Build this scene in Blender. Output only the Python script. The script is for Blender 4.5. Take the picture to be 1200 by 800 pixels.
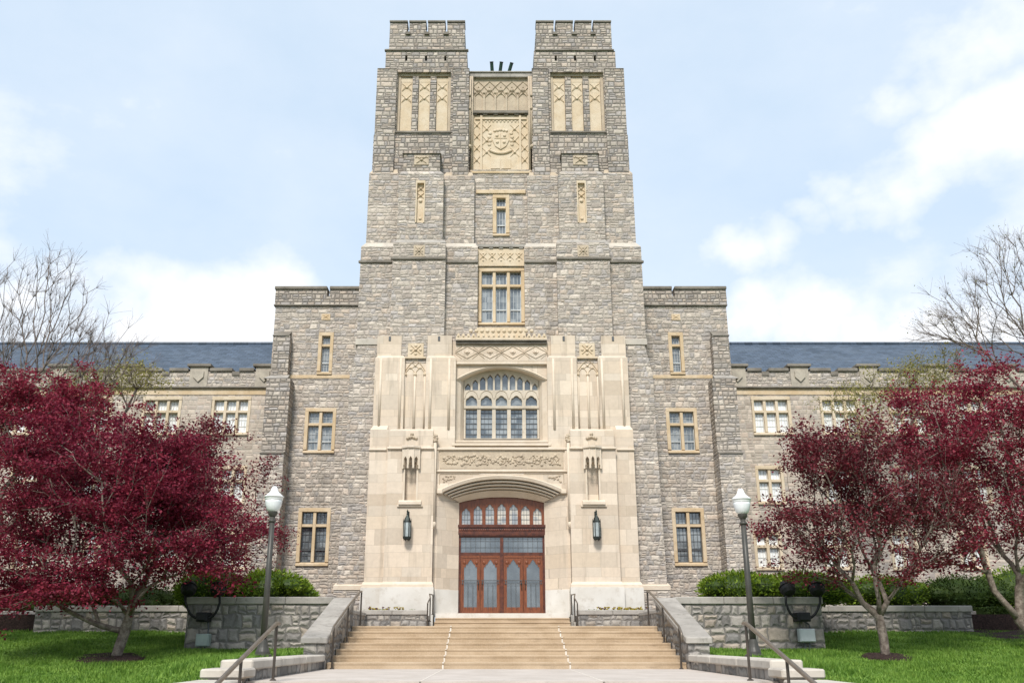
import bpy, math, random
import numpy as np
from mathutils import Vector

# ------------------------------------------------------------------ camera, sky, sun, exposure
C = bpy.context.scene
for o in list(bpy.data.objects):
    bpy.data.objects.remove(o)
F, TH, CX, CAMD, EYE = 1076.0, math.radians(18.115), 588.5, 36.5, 0.6
cam = bpy.data.objects.new('camera', bpy.data.cameras.new('camera'))
C.collection.objects.link(cam)
CAMX, CXF = -0.276, 579.9      # stands a little left of the axis; CXF = picture column of the axis direction
cam.location = (CAMX, -CAMD, EYE)
cam.rotation_euler = (math.pi / 2 + TH, 0, 0)
cam.data.sensor_width = 36
cam.data.lens = F / 1200 * 36
cam.data.shift_x = (600 - CXF) / 1200
cam.data.clip_end = 3000
C.camera = cam

SUN_EL, SUN_AZ = math.radians(47), math.radians(192)      # azimuth clockwise from +Y: behind the camera, a little to its left
world = bpy.data.worlds.new('World')
C.world = world
world.use_nodes = True
sun = bpy.data.objects.new('sun', bpy.data.lights.new('sun', 'SUN'))
C.collection.objects.link(sun)
sun.data.energy = 2.35
sun.data.angle = math.radians(12)
sun.data.color = (1.0, 0.955, 0.89)
sd = Vector((math.sin(SUN_AZ) * math.cos(SUN_EL), math.cos(SUN_AZ) * math.cos(SUN_EL), math.sin(SUN_EL)))
sun.rotation_euler = sd.to_track_quat('Z', 'Y').to_euler()
C.view_settings.view_transform = 'Standard'
C.view_settings.look = 'None'
C.view_settings.gamma = 1
C.view_settings.exposure = 0.84


def pix_dir(px, py):
    u, v = (px - CXF) / F, (400 - py) / F
    d = Vector((u, math.cos(TH) - v * math.sin(TH), math.sin(TH) + v * math.cos(TH)))
    return d.normalized()


def build_sky():
    nt = world.node_tree
    nt.nodes.clear()
    N = nt.nodes.new
    L = nt.links.new
    out = N('ShaderNodeOutputWorld')
    bg = N('ShaderNodeBackground')
    sky = N('ShaderNodeTexSky')
    sky.sky_type = 'NISHITA'
    sky.sun_disc = False
    sky.sun_elevation = SUN_EL
    sky.sun_rotation = SUN_AZ
    sky.altitude = 600
    sky.dust_density = 2.0
    co = N('ShaderNodeTexCoord')
    noise = N('ShaderNodeTexNoise')
    noise.inputs['Scale'].default_value = 5.5
    noise.inputs['Detail'].default_value = 7
    noise.inputs['Roughness'].default_value = 0.56
    mp = N('ShaderNodeMapping')
    mp.inputs['Scale'].default_value = (1, 1, 1.7)
    L(co.outputs['Generated'], mp.inputs['Vector'])
    L(mp.outputs['Vector'], noise.inputs['Vector'])

    def math_(op, a, b=None, c=None, clamp=False):
        n = N('ShaderNodeMath')
        n.operation = op
        n.use_clamp = clamp
        for i, q in enumerate((a, b, c)):
            if q is None:
                continue
            if hasattr(q, 'is_output'):
                L(q, n.inputs[i])
            else:
                n.inputs[i].default_value = q
        return n.outputs[0]
    # soft cloud banks, each a direction in the sky with an angular size
    banks = [(q, 345 - 14 * math.sin(q * .02), 0.055, 0.84) for q in range(-40, 330, 40)] + [(q, 385, 0.06, 0.82) for q in range(-40, 420, 50)]
    banks += [(860 + 38 * k, 292 - 15.5 * k + 5 * math.sin(k * 1.7), 0.034 + .003 * k, 0.66 + .03 * k) for k in range(10)]
    banks += [(1040 + 34 * k, 118 - 16 * k, 0.03 + .005 * k, 0.5 + .03 * k) for k in range(6)]
    banks += [(880 + 45 * k, 375 + 3 * k, 0.045, 0.85) for k in range(8)]
    banks += [(375, 130, 0.06, 0.30), (340, 60, 0.045, 0.2), (60, 150, 0.1, 0.2), (60, 250, 0.1, 0.3), (590, 30, 0.05, 0.22), (-200, 300, 0.2, 0.8), (1500, 300, 0.3, 0.8)]
    wn = N('ShaderNodeTexNoise')
    wn.inputs['Scale'].default_value = 7.0
    wn.inputs['Detail'].default_value = 5
    wn.inputs['Roughness'].default_value = 0.6
    L(co.outputs['Generated'], wn.inputs['Vector'])
    wsub = N('ShaderNodeVectorMath')
    wsub.operation = 'SUBTRACT'
    L(wn.outputs['Color'], wsub.inputs[0])
    wsub.inputs[1].default_value = (.5, .5, .5)
    wadd = N('ShaderNodeVectorMath')
    wadd.operation = 'MULTIPLY_ADD'
    L(wsub.outputs[0], wadd.inputs[0])
    wadd.inputs[1].default_value = (.13, .13, .10)
    L(co.outputs['Generated'], wadd.inputs[2])
    total = None
    for px, py, r, a in banks:
        d = pix_dir(px, py)
        vm = N('ShaderNodeVectorMath')
        vm.operation = 'DISTANCE'
        nrm = N('ShaderNodeVectorMath')
        nrm.operation = 'NORMALIZE'
        L(wadd.outputs[0], nrm.inputs[0])
        L(nrm.outputs[0], vm.inputs[0])
        vm.inputs[1].default_value = d
        q = math_('DIVIDE', vm.outputs['Value'], r)
        q = math_('MULTIPLY', q, q)
        q = math_('MULTIPLY', q, -1.0)
        q = math_('EXPONENT', q)
        q = math_('MULTIPLY', q, a)
        total = q if total is None else math_('MAXIMUM', total, q)
    nz = math_('SUBTRACT', noise.outputs['Fac'], 0.5)
    nz = math_('MULTIPLY', nz, 1.6)
    cov = math_('ADD', total, nz)
    cov = math_('SUBTRACT', cov, 0.30)
    cov = math_('MULTIPLY', cov, 1.75, clamp=True)
    veil = math_('MULTIPLY_ADD', noise.outputs['Fac'], 0.5, -0.02)       # thin high haze all over
    cov = math_('MULTIPLY_ADD', cov, 0.8, veil, clamp=True)
    mix = N('ShaderNodeMix')
    mix.data_type = 'RGBA'
    base = N('ShaderNodeMix')
    base.data_type = 'RGBA'
    base.inputs['Factor'].default_value = 0.78
    L(sky.outputs[0], base.inputs[6])
    base.inputs[7].default_value = (3.55, 4.5, 5.5, 1)
    L(cov, mix.inputs['Factor'])
    L(base.outputs[2], mix.inputs[6])
    mix.inputs[7].default_value = (5.7, 5.8, 6.0, 1)
    L(mix.outputs[2], bg.inputs['Color'])
    bg.inputs['Strength'].default_value = 0.108
    L(bg.outputs[0], out.inputs['Surface'])


build_sky()


# ------------------------------------------------------------------ helpers
SYMMETRIC = True       # the hall and its steps are measured on one half and mirrored


def XZ(px, py, Y):
    u, v = (px - CX) / F, (400 - py) / F
    t = (Y + CAMD) / (math.cos(TH) - v * math.sin(TH))
    if not SYMMETRIC:
        return (px - CXF) / F * t + CAMX, EYE + t * (math.sin(TH) + v * math.cos(TH))
    return u * t, EYE + t * (math.sin(TH) + v * math.cos(TH))


def X(px, py, Y):
    return XZ(px, py, Y)[0]


def Z(py, Y):
    return XZ(CX, py, Y)[1]


class MB:
    def __init__(self):
        self.v, self.f = [], []

    def quad(self, *p):
        n = len(self.v)
        self.v.extend(p)
        self.f.append(tuple(range(n, n + len(p))))

    def box(self, x0, x1, y0, y1, z0, z1):
        x0, x1 = min(x0, x1), max(x0, x1)
        y0, y1 = min(y0, y1), max(y0, y1)
        z0, z1 = min(z0, z1), max(z0, z1)
        n = len(self.v)
        self.v += [(x0, y0, z0), (x1, y0, z0), (x1, y1, z0), (x0, y1, z0), (x0, y0, z1), (x1, y0, z1), (x1, y1, z1), (x0, y1, z1)]
        self.f += [tuple(n + i for i in q) for q in ((0, 3, 2, 1), (4, 5, 6, 7), (0, 1, 5, 4), (1, 2, 6, 5), (2, 3, 7, 6), (3, 0, 4, 7))]
        return self

    def prism(self, pts, y0, y1, axis='y'):
        """polygon in (x,z) extruded along y, or in (y,z) extruded along x, or in (x,y) extruded along z"""
        def P(a, b, c):
            return (a, c, b) if axis == 'y' else (c, a, b) if axis == 'x' else (a, b, c)
        n, k = len(self.v), len(pts)
        self.v += [P(a, b, y0) for a, b in pts] + [P(a, b, y1) for a, b in pts]
        self.f.append(tuple(n + i for i in range(k)))
        self.f.append(tuple(n + k + i for i in reversed(range(k))))
        for i in range(k):
            j = (i + 1) % k
            self.f.append((n + i, n + k + i, n + k + j, n + j))
        return self

    def tube(self, pts, r, n=8, cap=True):
        pts = [Vector(p) for p in pts]
        r = r if hasattr(r, '__len__') else [r] * len(pts)
        base = len(self.v)
        ref = Vector((0, 0, 1))
        prevx = None
        for i, p in enumerate(pts):
            t = (pts[min(i + 1, len(pts) - 1)] - pts[max(i - 1, 0)])
            if t.length < 1e-9:
                t = Vector((0, 0, 1))
            t.normalize()
            if prevx is None:
                a = Vector((1, 0, 0)) if abs(t.z) > 0.9 else ref
                xx = (a - t * a.dot(t)).normalized()
            else:
                xx = prevx - t * prevx.dot(t)
                xx = xx.normalized() if xx.length > 1e-6 else t.orthogonal().normalized()
            prevx = xx
            yy = t.cross(xx)
            for k in range(n):
                a = 2 * math.pi * k / n
                self.v.append(tuple(p + (xx * math.cos(a) + yy * math.sin(a)) * r[i]))
        for i in range(len(pts) - 1):
            for k in range(n):
                a, b = base + i * n + k, base + i * n + (k + 1) % n
                self.f.append((a, b, b + n, a + n))
        if cap:
            self.f.append(tuple(base + k for k in reversed(range(n))))
            e = base + (len(pts) - 1) * n
            self.f.append(tuple(e + k for k in range(n)))
        return self

    def lathe(self, prof, c, n=20, ang=0.0, sx=1.0, sy=1.0):
        """profile [(r,z)] about a vertical axis at c"""
        base = len(self.v)
        for r, z in prof:
            for k in range(n):
                a = 2 * math.pi * k / n + ang
                self.v.append((c[0] + r * math.cos(a) * sx, c[1] + r * math.sin(a) * sy, c[2] + z))
        for i in range(len(prof) - 1):
            for k in range(n):
                a, b = base + i * n + k, base + i * n + (k + 1) % n
                self.f.append((a, b, b + n, a + n))
        self.f.append(tuple(base + k for k in reversed(range(n))))
        e = base + (len(prof) - 1) * n
        self.f.append(tuple(e + k for k in range(n)))
        return self

    def boss(self, x, z, r, Y, h=None):
        """a low carved dome standing out of a wall face at Y"""
        h = h or r * 0.7
        base = len(self.v)
        rings = [(1.0, -0.02 / max(h, .001)), (0.86, 0.5), (0.5, 0.86)]
        for k, (q, t) in enumerate(rings):
            for i in range(8):
                a = 2 * math.pi * (i + 0.5 * (k % 2)) / 8
                self.v.append((x + r * q * math.cos(a), Y - h * t, z + r * q * math.sin(a)))
        self.v.append((x, Y - h, z))
        for k in range(2):
            for i in range(8):
                a, b = base + k * 8 + i, base + k * 8 + (i + 1) % 8
                self.f.append((a, b, b + 8, a + 8))
        for i in range(8):
            self.f.append((base + 16 + i, base + 16 + (i + 1) % 8, base + 24))
        return self

    def bar(self, x0, z0, x1, z1, w, Y, t):
        """flat carved bar in the wall plane from (x0,z0) to (x1,z1)"""
        d = Vector((x1 - x0, z1 - z0))
        if d.length < 1e-6:
            return self
        n = Vector((-d.y, d.x)).normalized() * (w / 2)
        base = len(self.v)
        c = [(x0 + n.x, z0 + n.y), (x1 + n.x, z1 + n.y), (x1 - n.x, z1 - n.y), (x0 - n.x, z0 - n.y)]
        self.v += [(a, Y + .02, b) for a, b in c] + [(x0, Y - t * .6, z0), (x1, Y - t * .6, z1)]
        self.f += [tuple(base + i for i in q) for q in ((0, 1, 5, 4), (1, 2, 5), (2, 3, 4, 5), (3, 0, 4), (3, 2, 1, 0))]
        return self

    def saltire(self, x, z, w, h, Y, t=0.05, bw=None):
        """carved X with a flower boss in the middle"""
        bw = bw or 0.12 * min(w, h)
        self.bar(x - w / 2, z - h / 2, x + w / 2, z + h / 2, bw, Y, t)
        self.bar(x - w / 2, z + h / 2, x + w / 2, z - h / 2, bw, Y, t)
        self.boss(x, z, 0.17 * min(w, h), Y, t * 1.4)
        return self

    def plate(self, x0, x1, zb, top, lights, y0, y1, samples=14, back=False):
        """upright plate x0..x1 from zb to top(x), pierced by lights (xa, xb, z0, prof(x)); y0 = front, y1 = back"""
        xs = {round(x0, 6), round(x1, 6)}
        for xa, xb, z0, pf in lights:
            for i in range(samples + 1):
                xs.add(round(xa + (xb - xa) * i / samples, 6))
        m = 24
        for i in range(m + 1):
            xx = round(x0 + (x1 - x0) * i / m, 6)
            if not any(xa - 1e-4 < xx < xb + 1e-4 for xa, xb, _, _ in lights):
                xs.add(xx)
        xs = sorted(q for q in xs if x0 - 1e-6 <= q <= x1 + 1e-6)

        def face(a, b, za0, zb0, za1, zb1, y):
            self.quad((a, y, za0), (b, y, zb0), (b, y, zb1), (a, y, za1))
        for a, b in zip(xs, xs[1:]):
            if b - a < 2e-6:
                continue
            mid = (a + b) / 2
            lt = next((q for q in lights if q[0] < mid < q[1]), None)
            ta, tb = top(a), top(b)
            if lt is None:
                face(a, b, zb, zb, ta, tb, y0)
                if back:
                    face(b, a, zb, zb, tb, ta, y1)
            else:
                xa, xb, z0, pf = lt
                pa, pb = min(pf(a), ta), min(pf(b), tb)
                if z0 > zb + 1e-6:
                    face(a, b, zb, zb, z0, z0, y0)
                    self.quad((a, y0, z0), (b, y0, z0), (b, y1, z0), (a, y1, z0))
                if ta - pa > 1e-6 or tb - pb > 1e-6:
                    face(a, b, pa, pb, ta, tb, y0)
                    self.quad((a, y1, pa), (b, y1, pb), (b, y0, pb), (a, y0, pa))
            self.quad((a, y0, ta), (b, y0, tb), (b, y1, tb), (a, y1, ta))
        for xa, xb, z0, pf in lights:
            for e, s in ((xa, 1), (xb, -1)):
                zt = pf(e + s * 1e-5)
                q = [(e, y0, z0), (e, y1, z0), (e, y1, zt), (e, y0, zt)]
                self.quad(*(q if s > 0 else q[::-1]))
        for e, s in ((x0, -1), (x1, 1)):
            q = [(e, y0, zb), (e, y1, zb), (e, y1, top(e)), (e, y0, top(e))]
            self.quad(*(q if s > 0 else q[::-1]))
        return self

    def wall(self, x0, x1, z0, z1, yf, yb, holes=(), rev=0.32):
        """solid wall with rectangular window openings (x0,x1,z0,z1) cut through its front"""
        if x0 > x1:
            x0, x1 = x1, x0
        holes = [(min(a, b), max(a, b), c, d) for a, b, c, d in holes]
        xs = sorted({x0, x1, *[q for h in holes for q in h[:2]]})
        zs = sorted({z0, z1, *[q for h in holes for q in h[2:]]})
        for a, b in zip(xs, xs[1:]):
            for c, d in zip(zs, zs[1:]):
                mx, mz = (a + b) / 2, (c + d) / 2
                if any(h[0] < mx < h[1] and h[2] < mz < h[3] for h in holes):
                    continue
                self.quad((a, yf, c), (b, yf, c), (b, yf, d), (a, yf, d))
        for a, b, c, d in holes:
            y = yf + rev
            self.quad((a, yf, c), (a, y, c), (a, y, d), (a, yf, d))
            self.quad((b, yf, d), (b, y, d), (b, y, c), (b, yf, c))
            self.quad((a, yf, c), (b, yf, c), (b, y, c), (a, y, c))
            self.quad((a, y, d), (b, y, d), (b, yf, d), (a, yf, d))
        self.quad((x0, yb, z0), (x0, yf, z0), (x0, yf, z1), (x0, yb, z1))
        self.quad((x1, yf, z0), (x1, yb, z0), (x1, yb, z1), (x1, yf, z1))
        self.quad((x0, yf, z1), (x1, yf, z1), (x1, yb, z1), (x0, yb, z1))
        self.quad((x1, yb, z0), (x0, yb, z0), (x0, yb, z1), (x1, yb, z1))
        return self

    def build(self, name, mat, parent=None, smooth=False, bevel=0.0, weld=True):
        me = bpy.data.meshes.new(name)
        off = Vector((0, 0, 0))
        p = parent
        while p is not None:
            off += p.location
            p = p.parent
        vs = [(a - off.x, b - off.y, c - off.z) for a, b, c in self.v]
        me.from_pydata(vs, [], self.f)
        if weld:
            import bmesh
            bm = bmesh.new()
            bm.from_mesh(me)
            bmesh.ops.remove_doubles(bm, verts=bm.verts, dist=1e-4)
            bmesh.ops.recalc_face_normals(bm, faces=bm.faces)
            bm.to_mesh(me)
            bm.free()
        if smooth:
            for q in me.polygons:
                q.use_smooth = True
        o = bpy.data.objects.new(name, me)
        C.collection.objects.link(o)
        me.materials.append(mat)
        o.parent = parent
        if bevel:
            b = o.modifiers.new('bevel', 'BEVEL')
            b.width = bevel
            b.segments = 1
            b.limit_method = 'ANGLE'
        return o


def tag(o, label=None, cat=None, group=None, kind=None):
    for k, q in (('label', label), ('category', cat), ('group', group), ('kind', kind)):
        if q:
            o[k] = q
    return o


def empty(name, loc, label=None, cat=None, group=None):
    o = bpy.data.objects.new(name, None)
    C.collection.objects.link(o)
    o.location = loc
    return tag(o, label, cat, group)


def raw_mesh(name, verts, faces_n, nper, mat, parent=None):
    """fast mesh from numpy: verts (N,3), faces made of consecutive groups of nper vertices"""
    me = bpy.data.meshes.new(name)
    if parent is not None:
        off = np.array(parent.location)
        verts = verts - off
    me.vertices.add(len(verts))
    me.vertices.foreach_set('co', np.asarray(verts, dtype=np.float32).ravel())
    me.loops.add(faces_n * nper)
    me.loops.foreach_set('vertex_index', np.arange(faces_n * nper, dtype=np.int32))
    me.polygons.add(faces_n)
    me.polygons.foreach_set('loop_start', np.arange(0, faces_n * nper, nper, dtype=np.int32))
    me.polygons.foreach_set('loop_total', np.full(faces_n, nper, dtype=np.int32))
    me.update(calc_edges=True)
    me.materials.append(mat)
    o = bpy.data.objects.new(name, me)
    C.collection.objects.link(o)
    o.parent = parent
    return o


# ------------------------------------------------------------------ materials
class NT:
    def __init__(self, name):
        self.m = bpy.data.materials.new(name)
        self.m.use_nodes = True
        self.t = self.m.node_tree
        self.t.nodes.clear()
        self.out = self.t.nodes.new('ShaderNodeOutputMaterial')
        self.b = self.t.nodes.new('ShaderNodeBsdfPrincipled')
        self.t.links.new(self.b.outputs[0], self.out.inputs[0])

    def n(self, kind, **kw):
        q = self.t.nodes.new(kind)
        for k, w in kw.items():
            setattr(q, k, w)
        return q

    def l(self, a, b):
        if hasattr(a, 'is_output'):
            self.t.links.new(a, b)
        else:
            b.default_value = a

    def math(self, op, a, b=None, c=None, clamp=False):
        q = self.n('ShaderNodeMath', operation=op, use_clamp=clamp)
        for i, w in enumerate((a, b, c)):
            if w is not None:
                self.l(w, q.inputs[i])
        return q.outputs[0]

    def noise(self, vec, scale, detail=3, rough=0.55, col=False):
        q = self.n('ShaderNodeTexNoise')
        if vec is not None:
            self.l(vec, q.inputs['Vector'])
        q.inputs['Scale'].default_value = scale
        q.inputs['Detail'].default_value = detail
        q.inputs['Roughness'].default_value = rough
        return q.outputs['Color' if col else 'Fac']

    def white(self, x, y, z=0.0, col=False):
        c = self.n('ShaderNodeCombineXYZ')
        for i, w in enumerate((x, y, z)):
            self.l(w, c.inputs[i])
        q = self.n('ShaderNodeTexWhiteNoise', noise_dimensions='3D')
        self.l(c.outputs[0], q.inputs['Vector'])
        return q.outputs['Color' if col else 'Value']

    def ramp(self, fac, stops, interp='LINEAR'):
        q = self.n('ShaderNodeValToRGB')
        q.color_ramp.interpolation = interp
        e = q.color_ramp.elements
        while len(e) < len(stops):
            e.new(0.5)
        for i, (p, c) in enumerate(stops):
            e[i].position = p
            e[i].color = (*c, 1)
        self.l(fac, q.inputs[0])
        return q.outputs[0]

    def mix(self, fac, a, b, mode='MIX'):
        q = self.n('ShaderNodeMix', data_type='RGBA', blend_type=mode)
        self.l(fac, q.inputs[0])
        self.l((*a, 1) if isinstance(a, tuple) and len(a) == 3 else a, q.inputs[6])
        self.l((*b, 1) if isinstance(b, tuple) and len(b) == 3 else b, q.inputs[7])
        return q.outputs[2]

    def rng(self, x, a, b, c=0.0, d=1.0, smooth=True):
        q = self.n('ShaderNodeMapRange', interpolation_type='SMOOTHSTEP' if smooth else 'LINEAR')
        self.l(x, q.inputs[0])
        for i, w in enumerate((a, b, c, d)):
            self.l(w, q.inputs[i + 1])
        return q.outputs[0]

    def pos(self):
        return self.n('ShaderNodeNewGeometry').outputs['Position']

    def bump(self, h, strength=0.5, dist=0.03):
        q = self.n('ShaderNodeBump')
        q.inputs['Strength'].default_value = strength
        q.inputs['Distance'].default_value = dist
        self.l(h, q.inputs['Height'])
        self.l(q.outputs[0], self.b.inputs['Normal'])

    def fin(self, col=None, rough=0.8, metal=0.0, spec=0.3):
        if col is not None:
            self.l((*col, 1) if isinstance(col, tuple) and len(col) == 3 else col, self.b.inputs['Base Color'])
        self.l(rough, self.b.inputs['Roughness'])
        self.b.inputs['Metallic'].default_value = metal
        self.b.inputs['Specular IOR Level'].default_value = spec
        return self.m


def ashlar(name, H, W, split, joint, stops, jcol, bump=0.6, bdist=0.04, warp=0.03, mott=0.35, stain=0.25, stain_col=(.16, .14, .12), jmix=0.8, seed=0.0, rough_scale=9.0, micro=0.5, streaks=.35):
    """coursed random stone: courses of uneven height, stones of uneven length, some split in two"""
    t = NT(name)
    p = t.pos()
    sep = t.n('ShaderNodeSeparateXYZ')
    wv = t.n('ShaderNodeVectorMath', operation='MULTIPLY_ADD')
    t.l(t.noise(p, 2.3, 2, col=True), wv.inputs[0])
    wv.inputs[1].default_value = (warp * 2, warp * 2, warp * 2)
    t.l(p, wv.inputs[2])
    t.l(wv.outputs[0], sep.inputs[0])
    u = t.math('ADD', t.math('ADD', sep.outputs[0], t.math('MULTIPLY', sep.outputs[1], 0.83)), 50.0 + seed)
    v = t.math('ADD', sep.outputs[2], 20.0)
    # courses in pairs
    vi = t.math('DIVIDE', v, H)
    i = t.math('FLOOR', vi)
    fv = t.math('FRACT', vi)
    s = t.math('MULTIPLY_ADD', t.white(i, seed, 1.0), 0.36, 0.32)
    up = t.math('GREATER_THAN', fv, s)
    r = t.math('MULTIPLY_ADD', i, 2.0, up)
    lo = t.math('MULTIPLY', up, s)
    hi = t.math('ADD', up, t.math('MULTIPLY', t.math('SUBTRACT', 1.0, up), s))
    # stones in pairs along the course
    ww = t.math('MULTIPLY_ADD', t.white(r, seed, 2.0), W * 0.7, W * 0.75)
    ui = t.math('ADD', t.math('DIVIDE', u, ww), t.math('MULTIPLY', t.white(r, seed, 3.0), 7.0))
    c = t.math('FLOOR', ui)
    fu = t.math('FRACT', ui)
    s2 = t.math('MULTIPLY_ADD', t.white(r, c, 4.0 + seed), 0.5, 0.25)
    rt = t.math('GREATER_THAN', fu, s2)
    cc = t.math('MULTIPLY_ADD', c, 2.0, rt)
    lo2 = t.math('MULTIPLY', rt, s2)
    hi2 = t.math('ADD', rt, t.math('MULTIPLY', t.math('SUBTRACT', 1.0, rt), s2))
    # some stones split again across their height
    sp = t.math('LESS_THAN', t.white(r, cc, 5.0 + seed), split)
    sm = t.math('ADD', lo, t.math('MULTIPLY', t.math('SUBTRACT', hi, lo), t.math('MULTIPLY_ADD', t.white(r, cc, 6.0 + seed), 0.3, 0.35)))
    upper = t.math('MULTIPLY', sp, t.math('GREATER_THAN', fv, sm))
    lower = t.math('MULTIPLY', sp, t.math('SUBTRACT', 1.0, t.math('GREATER_THAN', fv, sm)))
    lo = t.math('ADD', t.math('MULTIPLY', lo, t.math('SUBTRACT', 1.0, upper)), t.math('MULTIPLY', sm, upper))
    hi = t.math('ADD', t.math('MULTIPLY', hi, t.math('SUBTRACT', 1.0, lower)), t.math('MULTIPLY', sm, lower))
    dv = t.math('MULTIPLY', t.math('MINIMUM', t.math('SUBTRACT', fv, lo), t.math('SUBTRACT', hi, fv)), H)
    du = t.math('MULTIPLY', t.math('MINIMUM', t.math('SUBTRACT', fu, lo2), t.math('SUBTRACT', hi2, fu)), ww)
    d = t.math('MINIMUM', dv, du)
    d = t.math('ADD', d, t.math('MULTIPLY_ADD', t.noise(p, 14, 2), joint * 1.2, -joint * 0.6))
    body = t.rng(d, joint * 0.35, joint * 1.25)
    idr = t.math('ADD', r, t.math('MULTIPLY', upper, 0.37))
    rnd = t.white(idr, cc, 7.0 + seed)
    rnd2 = t.white(idr, cc, 8.0 + seed)
    col = t.ramp(rnd, stops, 'CONSTANT' if len(stops) > 4 else 'LINEAR')
    val = t.math('MULTIPLY_ADD', rnd2, 0.24 if mott < .2 else 0.38, 0.88 if mott < .2 else 0.81)
    mo = t.math('MULTIPLY_ADD', t.noise(p, 6.5, 5, 0.65), mott * 2, 1.0 - mott)
    vv = t.math('MULTIPLY', val, mo)
    cv = t.n('ShaderNodeCombineXYZ')
    for k in range(3):
        t.l(vv, cv.inputs[k])
    col = t.mix(1.0, col, cv.outputs[0], 'MULTIPLY')
    col = t.mix(t.math('MULTIPLY', t.math('SUBTRACT', 1.0, body), jmix), col, jcol)
    st = t.rng(t.noise(p, 0.55, 6, 0.7), 0.5, 0.78, 0.0, stain)
    col = t.mix(st, col, stain_col)
    smp = t.n('ShaderNodeMapping')
    smp.inputs['Scale'].default_value = (2.6, 2.6, .22)
    t.l(p, smp.inputs['Vector'])
    streak = t.rng(t.noise(smp.outputs[0], 1.0, 5, .65), .52, .78, 0, streaks)
    col = t.mix(streak, col, tuple(.55 * q for q in stain_col))
    pale = t.rng(t.noise(p, .35, 3, .5), .5, .72, 0, .22)
    col = t.mix(pale, col, tuple(min(1, 1.15 * q) for q in stops[len(stops) // 2][1]))
    face = t.math('MULTIPLY', t.rng(d, 0.0, joint * 3.2), 0.6)
    h = t.math('ADD', face, t.math('MULTIPLY', t.noise(p, rough_scale, 5, 0.7), micro))
    h = t.math('ADD', h, t.math('MULTIPLY', rnd2, 0.25))
    t.bump(h, bump, bdist)
    return t.fin(col, 0.88, spec=0.2)


GREY = [(0.0, (0.401, 0.351, 0.299)), (.16, (0.473, 0.413, 0.350)), (.34, (0.415, 0.359, 0.310)), (.5, (0.515, 0.453, 0.385)), (.64, (0.359, 0.326, 0.298)), (.76, (0.483, 0.403, 0.331)), (.9, (0.426, 0.386, 0.356))]
WINGC = [(0.0, (0.422, 0.360, 0.300)), (.16, (0.489, 0.419, 0.351)), (.34, (0.442, 0.373, 0.318)), (.5, (0.514, 0.438, 0.366)), (.64, (0.386, 0.341, 0.300)), (.76, (0.494, 0.405, 0.333)), (.9, (0.433, 0.380, 0.342))]
TERR = [(0.0, (0.274, 0.252, 0.227)), (.16, (0.351, 0.317, 0.277)), (.34, (0.231, 0.215, 0.200)), (.5, (0.402, 0.363, 0.316)), (.64, (0.300, 0.273, 0.247)), (.76, (0.369, 0.313, 0.258)), (.9, (0.197, 0.186, 0.177))]
M = {}
M['stone'] = ashlar('grey rubble stone', .38, .50, .22, .02, GREY, (.33, .30, .265), bump=.8, bdist=.06, jmix=.55, warp=.075, mott=.5, rough_scale=7, micro=.9)
M['stone_dark'] = ashlar('weathered turret stone', .40, .50, .2, .022, [(q, tuple(.90 * w for w in c)) for q, c in GREY], (.12, .108, .098), bump=.9, bdist=.06, jmix=.8, stain=.35, seed=3, warp=.04)
M['stone_wing'] = ashlar('pale wing stone', .42, .55, .22, .02, WINGC, (.42, .38, .32), bump=.55, jmix=.7, seed=7)
M['terrace_stone'] = ashlar('rough grey walling stone', .62, .60, .45, .028, TERR, (.15, .14, .13), bump=1.0, bdist=.07, jmix=.85, stain=.35, seed=11, rough_scale=6, warp=.10, mott=.5)
LIME = [(0.0, (0.557, 0.459, 0.355)), (.35, (0.592, 0.496, 0.395)), (.7, (0.620, 0.534, 0.435)), (1.0, (0.577, 0.477, 0.367))]
M['lime'] = ashlar('cream dressed limestone', .92, 1.5, .0, .007, LIME, (.36, .30, .23), bump=.14, bdist=.01, warp=.004, mott=.16, stain=.42, stain_col=(.45, .37, .28), jmix=.65, streaks=.6, seed=17, micro=.3)


def trim_mat(name, c1, c2, stain=(.2, .17, .13), amt=.4, rough=.85, scale=1.3, bump=.25):
    t = NT(name)
    p = t.pos()
    col = t.mix(t.rng(t.noise(p, scale, 4), .35, .68), c1, c2)
    col = t.mix(t.rng(t.noise(p, scale * 3.7, 7, .72), .49, .74, 0, amt), col, stain)
    t.bump(t.noise(p, 22, 4), bump, .015)
    return t.fin(col, rough, spec=.25)


M['sand'] = trim_mat('tan sandstone trim', (.54, .405, .25), (.62, .50, .355))
M['carve'] = trim_mat('golden carved stone', (.58, .465, .325), (.63, .53, .40), stain=(.30, .24, .17), amt=.45, scale=2.0)
M['carve_grey'] = trim_mat('weathered carved stone', (.44, .36, .27), (.52, .43, .32), amt=.5, scale=2.2)
M['limetrim'] = trim_mat('cream limestone trim', (.595, .50, .39), (.65, .56, .455), stain=(.35, .28, .2), amt=.3)
M['greycap'] = trim_mat('lichened grey coping', (.30, .275, .245), (.40, .37, .33), stain=(.10, .095, .08), amt=.6)
M['darkcap'] = trim_mat('dark weathered coping', (.17, .15, .125), (.25, .225, .19), stain=(.06, .055, .045), amt=.6)
M['ledge'] = trim_mat('weathered set-off stone', (.45, .41, .355), (.55, .495, .42), stain=(.26, .23, .19), amt=.5)
M['merlon'] = trim_mat('weathered merlon stone', (.36, .32, .265), (.46, .41, .335), stain=(.2, .18, .15), amt=.5, scale=2.2)
M['tracery'] = trim_mat('grey cream tracery stone', (.49, .43, .345), (.57, .505, .415), stain=(.28, .23, .18), amt=.4)
M['palecap'] = trim_mat('pale stained coping', (.45, .405, .35), (.56, .51, .44), stain=(.22, .19, .16), amt=.5)
M['marble'] = trim_mat('white weathered plinth stone', (.58, .545, .49), (.67, .64, .59), stain=(.42, .36, .29), amt=.6, scale=.9, bump=.08)
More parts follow.
